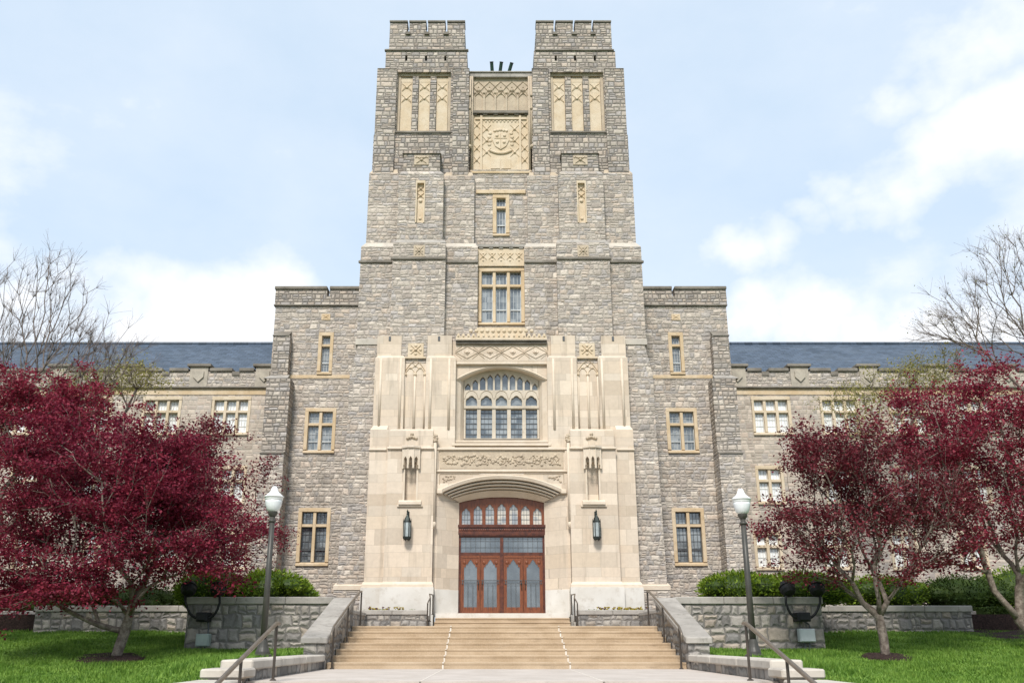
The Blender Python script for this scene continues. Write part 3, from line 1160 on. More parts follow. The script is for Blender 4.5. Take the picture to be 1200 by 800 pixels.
    tu = MB()
    tu.wall(X(mir(s, 441.5), 140, YT), X(mir(s, 551.5), 120, YT), Z(158, YT), z79, YT, 9, [(lx0, lx1, lz0, lz1)], .34)
    tower = tu.build('turret', M['stone_dark'], hall)
    tw.build('lower_stage', M['stone_dark'], tower)
    m = MB()
    sbox(m, s, 442.3, 465.5, 120, 81, 205, YT - .14, 2.2)
    m.build('corner_pier', M['stone_dark'], tower)
    m = MB()
    weather(m, X(mir(s, 442.3), 120, YT - .16), X(mir(s, 465.8), 120, YT - .16), YT - .17, YT + .1, Z(81, YT - .14), Z(81, YT - .14) + .2, .1, .05)
    m.build('coping', M['darkcap'], tower)
    m = MB()
    sbox(m, s, 532.5, 551, 120, 81, 205, YT - .14, 2.2)
    m.build('corner_pier', M['stone_dark'], tower)
    m = MB()
    weather(m, X(mir(s, 532), 120, YT - .16), X(mir(s, 551.3), 120, YT - .16), YT - .17, YT + .1, Z(81, YT - .14), Z(81, YT - .14) + .2, .05, .1)
    m.build('coping', M['darkcap'], tower)
    m = MB()
    for pp in (442.5, 532.5):
        pe = 465.5 if pp < 500 else 551
        weather(m, X(mir(s, pp), 160, YT - .14), X(mir(s, pe), 160, YT - .14), YT - .14, YT + .02, Z(160, YT - .14) - .25, Z(160, YT - .14))
    # louvre panel: three cream slabs with stone piers between
    lp = MB()
    yl = YT + .20
    lp.box(lx0, lx1, yl + .1, yl + .2, lz0, lz1)
    a, b = min(lx0, lx1), max(lx0, lx1)
    for u in (0.015, .365, .355):
        pass
    wpan = (b - a)
    for k in range(3):
        cxx = a + wpan * (.165 + .335 * k)
        hw = wpan * .105
        lp.box(cxx - hw, cxx + hw, yl - .02 + .05, yl + .11, lz0 + .05, lz1 - .42)
        lp.prism([(cxx - hw * 1.25, lz1 - .18), (cxx + hw * 1.25, lz1 - .18), (cxx + hw, lz1 - .42), (cxx - hw, lz1 - .42)], yl + .02, yl + .11)
        for j in range(2):
            zc = lz1 - .72 - j * .62
            lp.saltire(cxx, zc, hw * 1.7, .42, yl + .03, .05, .055)
            for q in range(5):
                a0, a1 = -1 + q * .4, -1 + (q + 1) * .4
                lp.bar(cxx + a0 * hw * .8, zc - .16 + .22 * (1 - abs(a0) ** 1.6), cxx + a1 * hw * .8, zc - .16 + .22 * (1 - abs(a1) ** 1.6), .05, yl + .03, .05)
    lp.build('louvre_panel', M['carve'], tower)
    m = MB()
    for k in (0, 1):
        cxx = a + wpan * (.3325 + .335 * k)
        m.box(cxx - wpan * .055, cxx + wpan * .055, yl - .10, yl + .1, lz0, lz1 - .2)
    m.build('pier', M['stone_dark'], tower)
    m = MB()
    for k in (0, 1, 2, 3):
        cxx = a + wpan * (.165 + .335 * (k - .5))
        wq = wpan * .055
        xa_, xb_ = max(a, cxx - wq), min(b, cxx + wq)
        m.box(xa_, xb_, yl - .02, yl + .1, lz1 - .2, lz1 - .01)
        if k in (0, 3):
            m.box(xa_, xb_, yl - .02, yl + .1, lz0, lz1 - .2)
    m.box(a, b, yl - .05, yl + .1, lz1 - .13, lz1)
    m.build('panel_frame', M['carve_grey'], tower)
    m = MB()
    m.prism([(YT - .06, lz0 - .12), (YT + .5, lz0 - .12), (YT + .5, lz0 + .06), (YT + .2, lz0 + .06), (YT - .06, lz0 - .04)], lx0 - .05 * (1 if lx0 < lx1 else -1), lx1 + .05 * (1 if lx0 < lx1 else -1), 'x')
    m.build('sill', M['darkcap'], tower)
    # stage under the parapet with three slits
    YD = 1.48
    dx0, dx1 = X(mir(s, 453.8), 70, YD), X(mir(s, 549.3), 70, YD)
    slits = []
    for pp in (478, 501.2, 523.8):
        xx = X(mir(s, pp), 68, YD)
        slits.append((xx - .055, xx + .055, Z(71.5, YD), Z(65, YD)))
    m = MB()
    m.wall(dx0, dx1, z79, Z(60.0, YD), YD, 5.5, slits, .4)
    m.build('upper_stage', M['stone_dark'], tower)
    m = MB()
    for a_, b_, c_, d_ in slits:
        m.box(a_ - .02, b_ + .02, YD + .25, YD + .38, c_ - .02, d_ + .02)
    m.build('slit_shade_fill', M['leaddark'], tower)  # dark fill stands in for the shade inside the slits
    m = MB()
    m.box(dx0 - .06, dx1 + .06, YD - .07, YD + .1, Z(60, YD), Z(60, YD) + .06)
    weather(m, dx0 - .06, dx1 + .06, YD - .07, YD + .14, Z(60, YD) + .06, Z(60, YD) + .22, .14, .14)
    m.build('string_course', M['darkcap'], tower)
    # crenellated parapet
    YE = 1.6
    ex0, ex1 = sorted((X(mir(s, 458.6), 40, YE), X(mir(s, 546.6), 40, YE)))
    ztop, zn = Z(24.5, YE), Z(38.5, YE)
    m = MB()
    notch = sorted(X(mir(s, pp), 31, YE) for pp in (480.6, 502.4, 525.0))
    cuts = [ex0]
    for q in notch:
        cuts += [q - .055, q + .055]
    cuts.append(ex1)
    m.box(ex0, ex1, YE, YE + .55, Z(60, YE) + .1, zn)
    m.build('parapet_wall', M['stone_dark'], tower)
    for i in range(0, len(cuts), 2):
        m = MB().box(cuts[i], cuts[i + 1], YE + .002, YE + .548, zn, ztop - .1)
        mer = m.build('merlon', M['stone_dark'], tower)
        m = MB()
        m.box(cuts[i] - .015, cuts[i + 1] + .015, YE - .06, YE + .61, ztop - .1, ztop - .02)
        weather(m, cuts[i] - .015, cuts[i + 1] + .015, YE - .06, YE + .3, ztop - .02, ztop + .06)
        m.build('coping', M['darkcap'], tower)
    m = MB()
    for q in notch:
        m.box(q - .12, q + .12, YE - .09, YE + .1, zn - .14, zn - .003)
    m.build('notch_sill', M['darkcap'], tower)
    # side and back parapets of the turret
    m = MB()
    for xx, s2 in ((ex0, 1), (ex1, -1)):
        m.box(xx, xx + s2 * .5, YE + .553, 5.0, Z(60, YE) + .1, zn)
        for k in range(3):
            m.box(xx + s2 * .003, xx + s2 * .497, YE + .8 + k * .95, YE + 1.6 + k * .95, zn, zn + .5)
    m.box(ex0 + .503, ex1 - .503, 4.4, 5.0, Z(60, YE) + .1, zn)
    m.build('side_parapet', M['stone_dark'], tower)

    # jamb shafts beside the crest panel
    m = MB()
    for pp, yy in ((552.2, 1.5), (554.6, 1.66)):
        xx = X(mir(s, pp), 150, yy)
        m.tube([(xx, yy, Z(172 if pp < 553 else 202, yy)), (xx, yy, Z(90, yy))], .055, 8)
        m.boss(xx, Z(172 if pp < 553 else 202, yy), .11, yy, .12)
    for py in (112, 127):
        m.boss(X(mir(s, 552.2), py, 1.45), Z(py, 1.45), .09, 1.47, .1)
    m.build('jamb_shaft', M['carve_grey'], hall, smooth=True)

    # --- wide base buttress hugging the portal
    yl = .82
    zA, zB = Z(404, yl), Z(440, yl)
    xa, xb = X(mir(s, 420.5), 404, yl), X(mir(s, 410.8), 440, yl)
    xb2 = X(mir(s, 393.5), 684, yl)
    xi = X(mir(s, 452), 440, yl)
    pts = [(xi, GB), (xb2, GB), (xb, Z(500, yl)), (xb, zB), (xa, zA), (xi, zA)]
    MB().prism(pts, yl, 6).build('buttress', M['stone'], hall)
    m = MB()
    m.box(X(mir(s, 417.5), 400, .8), xi, .78, 1.2, zA - .01, Z(397, .8))
    m.build('weathering', M['ledge'], hall, bevel=.02)
    m = MB()
    m.box(xb2 + s * .07, xi, yl - .10, yl + .1, Z(691, yl), Z(686, yl))
    weather(m, xb2 + s * .07, xi, yl - .10, yl + .1, Z(686, yl), Z(686, yl) + .12, .08, 0)
    m.build('base_moulding', M['limetrim'], hall)
    m = MB()
    m.box(xb2 + s * .05, X(mir(s, 430), 695, yl), yl - .07, yl + .1, GB, Z(691, yl))
    m.build('plinth', M['stone'], hall)

    # --- lower side bay between tower and wing
    YS = 3.0
    ziB = Z(337, YS)
    bx0, bx1 = X(mir(s, 325.5), 348, YS), X(mir(s, 428), 348, YS)
    STY = (M['sand'], M['lead'] if s < 0 else M['lead'], M['glass_dim'])
    hs = [make_window(hall, mir(s, 374) if s < 0 else mir(s, 391.5), mir(s, 391.5) if s < 0 else mir(s, 374), 389.5, 439, YS, 1, [404.5], STY, jamb=.15, bars=(2, .32)),
          make_window(hall, min(mir(s, 357.8), mir(s, 394.3)), max(mir(s, 357.8), mir(s, 394.3)), 478, 531, YS, 2, [497], STY, bars=(2, .32)),
          make_window(hall, min(mir(s, 349.2), mir(s, 387.2)), max(mir(s, 349.2), mir(s, 387.2)), 595, 663, YS, 2, [615.5], (M['sand'], M['leaddark'], M['glass']), bars=(2, .3))]
    m = MB().wall(bx0, bx1, GB, Z(357, YS), YS, 12, hs)
    m.build('side_bay_wall', M['stone'], hall)
    xq = X(mir(s, 386.5), 343, YS)
    m = MB()
    m.box(min(bx0, xq - .05), max(min(bx0, xq - .05), xq - .05), YS + .02, YS + .5, Z(356, YS), ziB)
    m = MB()
    a_, b_ = sorted((bx0 + s * .05, bx1))
    for p_, q_ in ((a_, xq - .06), (xq + .06, b_)):
        m.box(p_, q_, YS - .02, YS + .5, Z(347, YS), ziB - .1)
    m.box(a_, b_, YS - .021, YS + .51, Z(357, YS) + .002, Z(347, YS))
    par = m.build('parapet_wall', M['stone_dark'], hall)
    m = MB()
    for p_, q_ in ((a_ - .04, xq - .06), (xq + .06, b_ + .02)):
        m.box(p_, q_, YS - .09, YS + .6, ziB - .1, ziB + .05)
    m.build('coping', M['darkcap'], par, bevel=.02)
    m = MB().box(a_ - .03, b_, YS - .09, YS + .3, Z(358.8, YS), Z(357, YS) - .002)
    m.build('string_course', M['darkcap'], hall, bevel=.02)
    m = MB()
    xc = X(mir(s, 383.5), 371, YS)
    m.box(xc - .2, xc + .2, YS - .03, YS + .1, Z(375, YS), Z(368, YS))
    m.saltire(xc, Z(371.5, YS), .26, .16, YS - .03, .03)
    xc = X(mir(s, 384.5), 346, YS)
    m.build('carved_block', M['sand'], hall)
    m = MB()
    wl, wr = sorted((X(mir(s, 339.5), 440, YS), X(mir(s, 412), 440, YS)))
    m.box(wl, wr, YS - .03, YS + .05, Z(443.5, YS), Z(439.4, YS))
    m.build('string_course', M['sand'], hall, bevel=.015)
    # stepped corner buttress of the side bay
    YK = 2.55
    m = MB()
    sbox(m, s, 321, 339.5, 420, 393, 443, YK, 5)
    m.build('buttress', M['stone_dark'], hall)
    m = MB()
    weather(m, X(mir(s, 320.5), 393, YK - .04), X(mir(s, 340), 393, YK - .04), YK - .04, YS + .02, Z(393, YK), Z(393, YK) + .35, .1, .0)
    m.build('coping', M['darkcap'], hall)
    m = MB()
    YK2 = 2.2
    sbox(m, s, 310, 338, 490, 443, 531, YK2, 5.2)
    m.build('buttress', M['stone_dark'], hall)
    m = MB()
    weather(m, X(mir(s, 310), 443, YK2), X(mir(s, 338), 443, YK2), YK2 - .02, YK + .02, Z(443, YK2), Z(443, YK2) + .25, .25, 0)
    m.build('coping', M['greycap'], hall)
    m = MB()
    YK3 = 1.95
    sbox(m, s, 303, 331.5, 560, 531, None, YK3, 5.4)
    m.build('buttress', M['stone'], hall)
    m = MB()
    weather(m, X(mir(s, 304.5), 531, YK3 - .05), X(mir(s, 333), 531, YK3 - .05), YK3 - .06, YK2 + .05, Z(531, YK3), Z(531, YK3) + .16, .06, 0)
    m.build('coping', M['darkcap'], hall)

    # --- long wing
    YW = 5.0
    holes = []
    WST = (M['wingtrim'], M['casement_white'], M['glass_blind'])
    for i in range(6):
        c = mir(s, 271.5) - (-s) * 0
        cpx = (906 + i * 80.5) if s > 0 else (271.5 - i * 81.5)
        holes.append(make_window(hall, cpx - 23, cpx + 23, 464.5, 510, YW, 3, [482], WST, bars=(2, .34), jamb=.13))
        if i < 4:
            c2 = (904.5 + i * 80.5) if s > 0 else (273 - i * 81.5)
            holes.append(make_window(hall, c2 - 16.5, c2 + 16.5, 545.5, 591, YW, 2, [563], WST, bars=(2, .34), jamb=.13))
            c3 = (902 + i * 80) if s > 0 else (275 - i * 81)
            holes.append(make_window(hall, c3 - 16.5, c3 + 16.5, 622, 668, YW, 2, [640], WST, bars=(2, .34), jamb=.13))
    zs_, ze_ = Z(455.5, YW), Z(433, YW)
    wx0, wx1 = X(mir(s, 312), 500, YW), s * 34.0
    m = MB().wall(wx0, wx1, GB, zs_ - .28, YW, 13, holes)
    m.build('wing_wall', M['stone_wing'], hall)
    m = MB()
    a_, b_ = sorted((wx0, wx1))
    m.box(a_, b_, YW - .025, YW + .3, zs_ - .28, zs_)
    m.build('frieze_band', M['sand'], hall)
    m = MB()
    m.box(a_, b_, YW - .14, YW + .3, zs_ + .002, zs_ + .1)
    m.build('string_course', M['darkcap'], hall, bevel=.03)
    # parapet with raised merlons and drain notches
    m = MB()
    m.box(a_, b_, YW - .012, YW + .45, zs_ + .1, ze_ - .1)
    par = m.build('parapet_wall', M['stone'], hall)
    nts, mers = [], []
    for i in range(7):
        pn = (898.5 + i * 81) if s > 0 else (278 - i * 82)
        pm = (938.5 + i * 81) if s > 0 else (235 - i * 82)
        nts.append(X(pn, 440, YW))
        mers.append(X(pm, 440, YW))
    mers = [X(mir(s, 312), 440, YW)] + mers
    m = MB()
    edges = sorted([(q - .16, q + .16) for q in nts if abs(q) < 33.5] + [(q - .50, q + .50) for q in mers if abs(q) < 33.5])
    cur = a_
    for p_, q_ in edges:
        if p_ > cur:
            m.box(cur, p_, YW - .1, YW + .55, ze_ - .1, ze_ + .06)
        cur = max(cur, q_)
    if cur < b_:
        m.box(cur, b_, YW - .1, YW + .55, ze_ - .1, ze_ + .06)
    m.build('coping', M['darkcap'], par, bevel=.02)
    for q in mers:
        if abs(q) > 33.5:
            continue
        m = MB()
        m.box(q - .42, q + .42, YW - .05, YW + .5, zs_ + .101, ze_ + .12)
        m.prism([(q - .24, ze_ - .1), (q + .24, ze_ - .1), (q + .24, ze_ - .38), (q, ze_ - .62), (q - .24, ze_ - .38)], YW - .12, YW)
        me_ = m.build('merlon', M['merlon'], par)
        m = MB()
        m.box(q - .56, q + .56, YW - .15, YW + .6, ze_ + .12, ze_ + .26)
        m.build('coping', M['darkcap'], par, bevel=.02) if False else m.build('merlon_coping', M['darkcap'], par, bevel=.02)
    m = MB()
    for q in nts:
        if abs(q) < 33.5:
            m.box(q - .17, q + .17, YW - .06, YW + .42, ze_ - .28, ze_ - .102)
    m.build('drain_spout', M['darkcap'], par)
    # roof
    YR0, YR1 = YW + .6, 11.0
    zr = Z(403, YR1)
    zE = ze_ - .1
    m = MB()
    m.prism([(YR0, zE - .15), (YR0, zE), (YR1, zr), (YR1 + 6, zE), (YR1 + 6, zE - .15)], a_ + .1, b_, 'x')
    rf = m.build('wing_roof', M['slate'], hall)
    m = MB().tube([(a_ + .1, YR1, zr + .02), (b_, YR1, zr + .02)], .1, 8)
    m.build('ridge', M['slate'], rf)
    # cross gable at the far end of the wing
    xg0 = s * 27.3
    gy = 3.5
    zpk = zr + 2.3
    m = MB()
    gx_ = sorted((xg0, s * 38))
    m.box(gx_[0] + .02, gx_[1] - .02, gy, 14, GB, zE - .3)
    mid_ = (gx_[0] + gx_[1]) / 2
    m.prism([(gx_[0] + .02, zE - .3), (gx_[1] - .02, zE - .3), (mid_, zpk - .2)], gy, 13.9)
    m.build('gable_wall', M['stone_wing'], hall)
    m = MB()
    m.prism([(gx_[0] - .2, zE - .35), (mid_, zpk - .12), (gx_[1] + .2, zE - .35), (gx_[1] + .2, zE - .1), (mid_, zpk + .15), (gx_[0] - .2, zE - .1)], gy + .3, 16)
    m.build('gable_roof', M['slate'], hall)

# --- entrance portal
portal_lab = 'cream dressed limestone entrance front with carved panels'


def archz(hw, zs, rise, p=2.2):
    return lambda x: zs + rise * (1 - min(1, abs(x) / hw) ** p)


def arch_splay(m, A, B, segs, n=28):
    """stepped moulding from arch A to arch B; arch = (hw, zs, rise, Y); segs: list of (t_inplane, t_depth)"""
    def lerp(a, b, t_):
        return a + (b - a) * t_

    def curve(t_, ty):
        hw, zs, rise = (lerp(A[i], B[i], t_) for i in range(3))
        y = lerp(A[3], B[3], ty)
        f = archz(hw, zs, rise)
        return [(-hw + 2 * hw * i / n, y, f(-hw + 2 * hw * i / n)) for i in range(n + 1)]
    rows = [curve(a, b) for a, b in segs]
    for r0, r1 in zip(rows, rows[1:]):
        for i in range(n):
            m.quad(r0[i], r0[i + 1], r1[i + 1], r1[i])
    return m


YD0, YD1 = .36, 1.1
hwO, hwI = -X(513.5, 574, YD0), -X(539.2, 589, YD1)
A = (hwO, Z(575, YD0), Z(556.5, YD0) - Z(575, YD0), YD0)
B = (hwI, Z(588.7, YD1), Z(582.3, YD1) - Z(588.7, YD1), YD1)
m = MB()
xw = -X(510, 560, YD0)
zt_ = Z(524.5, YD0)
fA = archz(*A[:3])
m.plate(-xw, xw, ZS, lambda x: zt_, [(-hwO, hwO, ZS, fA)], YD0, YD0 + .2, samples=28)
m.build('portal_wall', M['lime'], hall)
m = MB()
arch_splay(m, A, B, [(0, 0.02), (.01, -.12), (.05, -.16), (.20, -.09), (.225, .30), (.275, .32), (.285, .06), (.35, .06), (.375, .46), (.425, .48), (.435, .22), (.50, .22), (.525, .60), (.575, .62), (.585, .38), (.64, .38), (.66, .66), (.70, .68), (.71, .55), (1, 1.0)])
m.build('door_arch', M['limetrim'], hall)
for s in (-1, 1):
    m = MB()
    yj = YD1 + .15
    m.prism([(s * hwO, YD0 - .001), (s * (hwI + .012), YD1), (s * (hwI + .012), yj), (s * (hwO + .05), yj), (s * (hwO + .05), YD0 - .001)], Z(690, .3), B[1] + .02, 'z')
    # sloped top of the splay, dying into the arch mouldings
    n = len(m.v)
    a0, a1 = (s * hwO, YD0 - .001), (s * (hwI + .012), YD1)
    m.v += [(a0[0], a0[1], B[1]), (a1[0], a1[1], B[1]), (a0[0], a0[1], A[1] + .05), (a0[0], yj, B[1]), (a0[0], yj, A[1] + .05), (a1[0], yj, B[1])]
    m.f += [(n, n + 1, n + 2), (n + 2, n + 1, n + 5, n + 4), (n + 3, n + 5, n + 1, n), (n + 3, n, n + 2, n + 4), (n + 3, n + 4, n + 5)]
    m.build('door_jamb', M['lime'], hall, weld=False)
    m = MB().box(s * (hwO - .2), s * (hwO + .03), YD0 - .14, YD0 + .03, A[1] - .13, A[1] + .05)
    m.build('label_stop', M['limetrim'], hall, bevel=.03)
    m = MB()
    m.prism([(s * hwO, YD0 - .06), (s * (hwI + .006), YD1 - .05), (s * (hwI + .006), yj - .05), (s * (hwO + .05), yj - .05), (s * (hwO + .05), YD0 - .06)], ZS - .1, Z(690, .3), 'z')
    m.build('plinth', M['marble'], hall)
# panels above the door
m = MB()
zp1, zp0 = Z(527.5, YD0), Z(550.5, YD0)
m.box(-xw + .03, xw - .03, YD0 - .10, YD0 + .05, zp1, zp1 + .11)
m.box(-xw + .03, xw - .03, YD0 - .07, YD0 + .05, zp0 - .09, zp0)
for sx in (-1, 1):
    m.box(sx * (xw - .03), sx * (xw - .14), YD0 - .06, YD0 + .05, zp0, zp1)
m.build('panel_moulding', M['limetrim'], hall, bevel=.02)
rr = random.Random(5)
m = MB()
m.box(-xw + .2, xw - .2, YD0 - .02, YD0 + .05, zp0 + .06, zp1 - .06)
zc = (zp0 + zp1) / 2
nx = 46
for i in range(nx):
    xx = -xw + .35 + (2 * xw - .7) * i / (nx - 1)
    for k in range(2):
        m.boss(xx + rr.uniform(-.03, .03), zc + rr.uniform(-.2, .2), rr.uniform(.04, .08), YD0 - .02, .05)
    a = rr.uniform(0, 6.28)
    m.bar(xx, zc + rr.uniform(-.16, .16), xx + .15 * math.cos(a), zc + .15 * math.sin(a), .05, YD0 - .02, .045)
for i in range(7):
    xx = -xw + .55 + (2 * xw - 1.1) * i / 6
    for k in range(10):
        a0, a1 = k * .628, (k + 1) * .628
        m.bar(xx + .17 * math.cos(a0), zc + .17 * math.sin(a0), xx + .17 * math.cos(a1), zc + .17 * math.sin(a1), .05, YD0 - .02, .05)
m.build('carved_panel', M['carve_grey'], hall)
for sx in (-1, 1):
    m = MB()
    for i in range(14):
        xx = sx * (xw - .35 - i * .105)
        zlo = fA(xx) + .22
        zhi = zp0 - .22
        if zhi - zlo > .08:
            for k in range(3):
                m.boss(xx + rr.uniform(-.03, .03), rr.uniform(zlo, zhi), rr.uniform(.035, .06), YD0, .045)
    m.bar(sx * (xw - .2), zp0 - .16, sx * .9, zp0 - .16, .05, YD0, .04)
    m.bar(sx * (xw - .2), zp0 - .16, sx * (xw - .2), fA(xw - .25) + .2, .05, YD0, .04)
    m.build('carved_spandrel', M['carve_grey'], hall)

# upper portal wall with the big traceried window
YU0, YU1 = .72, 1.18
hwu, hwv = -X(535.5, 446, YU0), -X(544.6, 480, YU1)
zsu, zau = Z(446, YU0), Z(430.5, YU0)
zsv, zav = Z(446.5, YU1), Z(433.5, YU1)
xu = -X(530, 440, YU0)
zsill = Z(516, YU0)
fU = archz(hwu, zsu, zau - zsu, 2.0)
fV = archz(hwv, zsv, zav - zsv, 2.0)
m = MB()
m.plate(-xu, xu, Z(526, YU0), lambda x: Z(400, YU0), [(-hwu, hwu, zsill, fU)], YU0, YU0 + .06, samples=28)
m.build('portal_wall', M['lime'], hall)
m = MB()
n = 28
rowsA, rowsB = [], []
for k, (hw, f, y) in enumerate(((hwu, fU, YU0 + .001), (hwu * .4 + hwv * .6, lambda x: (fU(x) * .4 + fV(x * hwv / (hwu * .4 + hwv * .6)) * .6), YU0 + .16), (hwv, fV, YU1))):
    pts = [(-hw, y, zsill)] + [(-hw + 2 * hw * i / n, y, f(-hw + 2 * hw * i / n)) for i in range(n + 1)] + [(hw, y, zsill)]
    rowsA.append(pts)
for r0, r1 in zip(rowsA, rowsA[1:]):
    for i in range(len(r0) - 1):
        m.quad(r0[i], r0[i + 1], r1[i + 1], r1[i])
pts = [((-hwu - .05) + (2 * hwu + .1) * i / n) for i in range(n + 1)]
for i in range(n):
    m.bar(max(-hwu, pts[i]), fU(pts[i]) + .05, min(hwu, pts[i + 1]), fU(pts[i + 1]) + .05, .13, YU0, .07)
m.build('window_arch', M['limetrim'], hall)
# tracery
yt0, yt1 = YU1 - .06, YU1 + .14
wz0 = Z(514.5, YU1)
ztr = Z(477.5, YU1)
zmid = Z(458.5, YU1)
LW = 2 * hwv / 5


def rectp(zz):
    return lambda x: zz


def trefoil(cx, hw, zs, hgt):
    def f(x):
        u = (x - cx) / hw
        best = zs
        for c, r, zc_ in ((-.55, .45, .30), (.55, .45, .30), (0, .52, .62)):
            q = r * r - (u - c) ** 2
            if q > 0:
                best = max(best, zs + hgt * (zc_ * .62 + .62 * math.sqrt(q) * .98))
        return min(best, zs + hgt)
    return f


def pointed(cx, hw, zs, hgt):
    return lambda x: zs + hgt * (1 - min(1, abs(x - cx) / hw) ** 1.5)


m = MB()
li = []
for i in range(5):
    c = -hwv + (i + .5) * LW
    li.append((c - LW / 2 + .075, c + LW / 2 - .075, wz0 + .03, rectp(ztr - .075)))
m.plate(-hwv, hwv, wz0, lambda x: ztr, li, yt0, yt1)
li = []
for i in range(5):
    c = -hwv + (i + .5) * LW
    li.append((c - LW / 2 + .075, c + LW / 2 - .075, ztr + .05, trefoil(c, LW / 2 - .075, ztr + .22, zmid - ztr - .30)))
m.plate(-hwv, hwv, ztr, lambda x: zmid, li, yt0, yt1)
li = []
for i in range(10):
    c = -hwv + (i + .5) * LW / 2
    hw = LW / 4 - .04
    ztop_ = fV(abs(c) + hw * .8) - .04
    li.append((c - hw, c + hw, zmid + .04, trefoil(c, hw, max(zmid + .1, ztop_ - .34), .32)))
m.plate(-hwv, hwv, zmid, fV, li, yt0, yt1)
for i in range(5):
    c = -hwv + (i + .5) * LW
    for k in range(8):
        a0, a1 = -1 + k * .25, -1 + (k + 1) * .25
        g = lambda a: zmid - .36 + .36 * math.sqrt(max(0, 1 - a * a)) + .02
        m.bar(c + a0 * LW * .46, g(a0), c + a1 * LW * .46, g(a1), .07, yt0, .05)
m.box(-hwv, hwv, yt0 - .05, yt0 + .02, ztr - .05, ztr + .05)
bw = m.build('window', M['tracery'], hall)
bw['label'] = 'large five light traceried window under a flat arch'
g = MB()
g.plate(-hwv, hwv, wz0, fV, [], YU1 + .1, YU1 + .12, back=True)
g.build('pane', M['glass'], bw)
c = MB()
for i in range(5):
    cx_ = -hwv + (i + .5) * LW
    for k in range(1, 6):
        zz = wz0 + (ztr - wz0) * k / 6
        c.box(cx_ - LW / 2 + .08, cx_ + LW / 2 - .08, YU1 + .07, YU1 + .095, zz - .014, zz + .014)
    for k in (-1, 1):
        xx = cx_ + k * LW * .13
        c.box(xx - .006, xx + .006, YU1 + .075, YU1 + .09, wz0 + .03, ztr - .08)
c.build('glazing', M['leaddark'], bw)
m = MB()
m.prism([(YU0 - .16, zsill - .10), (YU1 + .1, zsill - .10), (YU1 + .1, wz0), (YU0 + .1, zsill + .02), (YU0 - .16, zsill - .02)], -X(531.5, 518, YU0) * -1, -X(531.5, 518, YU0), 'x')
m.prism([(YU0 - .30, Z(523.4, YU0)), (YU0 + .05, Z(523.4, YU0)), (YU0 + .05, zsill - .12), (YU0 - .12, zsill - .12), (YU0 - .30, Z(521, YU0))], X(530.5, 520, YU0 - .2), -X(530.5, 520, YU0 - .2), 'x')
m.build('sill', M['limetrim'], hall)
# cornice, diamond frieze and cresting over the window
m = MB()
xf = -X(535, 412, YU0 - .1)
yf_ = YU0 - .1
m.box(-xf, xf, yf_, YU0 + .3, Z(422.5, yf_), Z(403, yf_))
zc, hh = Z(412.8, yf_), (Z(404.5, yf_) - Z(421, yf_)) / 2
nd = 4
wd = 2 * xf / nd
for i in range(nd):
    c = -xf + (i + .5) * wd
    for sx in (-1, 1):
        m.bar(c, zc + hh * .85, c + sx * wd / 2, zc, .07, yf_, .06)
        m.bar(c, zc - hh * .85, c + sx * wd / 2, zc, .07, yf_, .06)
        m.bar(c + sx * wd * .23, zc - hh * .9, c + sx * wd / 2, zc - hh * .2, .05, yf_, .045)
        m.bar(c + sx * wd * .23, zc + hh * .9, c + sx * wd / 2, zc + hh * .2, .05, yf_, .045)
        m.bar(c, zc - .1, c + sx * .12, zc + .02, .06, yf_, .06)
    m.boss(c, zc + .02, .07, yf_, .06)
m.build('carved_frieze', M['lime'], hall)
m = MB()
m.box(-xf, xf, YU0 - .22, YU0 + .3, Z(403, YU0 - .2), Z(400.2, YU0 - .2))
m.box(-xf, xf, YU0 - .30, YU0 + .3, Z(400.2, YU0 - .2), Z(398.4, YU0 - .2))
m.build('cornice', M['darkcap'], hall, bevel=.03)
m = MB()
zc0 = Z(398.4, YU0 - .2)
m.box(-xf, xf, YU0 - .22, YU0 + .3, zc0, zc0 + .12)
nc = 18
for i in range(nc):
    c = -xf + (i + .5) * 2 * xf / nc
    w_ = xf / nc
    m.prism([(c - w_ * .95, zc0 + .12), (c + w_ * .95, zc0 + .12), (c + w_ * .25, zc0 + .30), (c - w_ * .25, zc0 + .30)], YU0 - .20, YU0 - .02)
    m.boss(c, zc0 + .18, .05, YU0 - .20, .05)
m.box(-X(560, 385, YU0) * -1, -X(560, 385, YU0), YU0 - .1, YU0 + .4, zc0 + .12, Z(384.5, YU0))
for i in range(12):
    m.boss(-1.3 + 2.6 * i / 11, Z(388.5, YU0), .09, YU0 - .1, .06)
m.build('cresting', M['carve'], hall)
m = MB()
m.box(-xf, xf, YU0 - .14, YU0 + .1, Z(427, YU0 - .1), Z(424.6, YU0 - .1))
m.box(-xf, xf, YU0 - .10, YU0 + .1, Z(424.6, YU0 - .1), Z(422.5, YU0 - .1))
m.build('moulding', M['limetrim'], hall, bevel=.02)

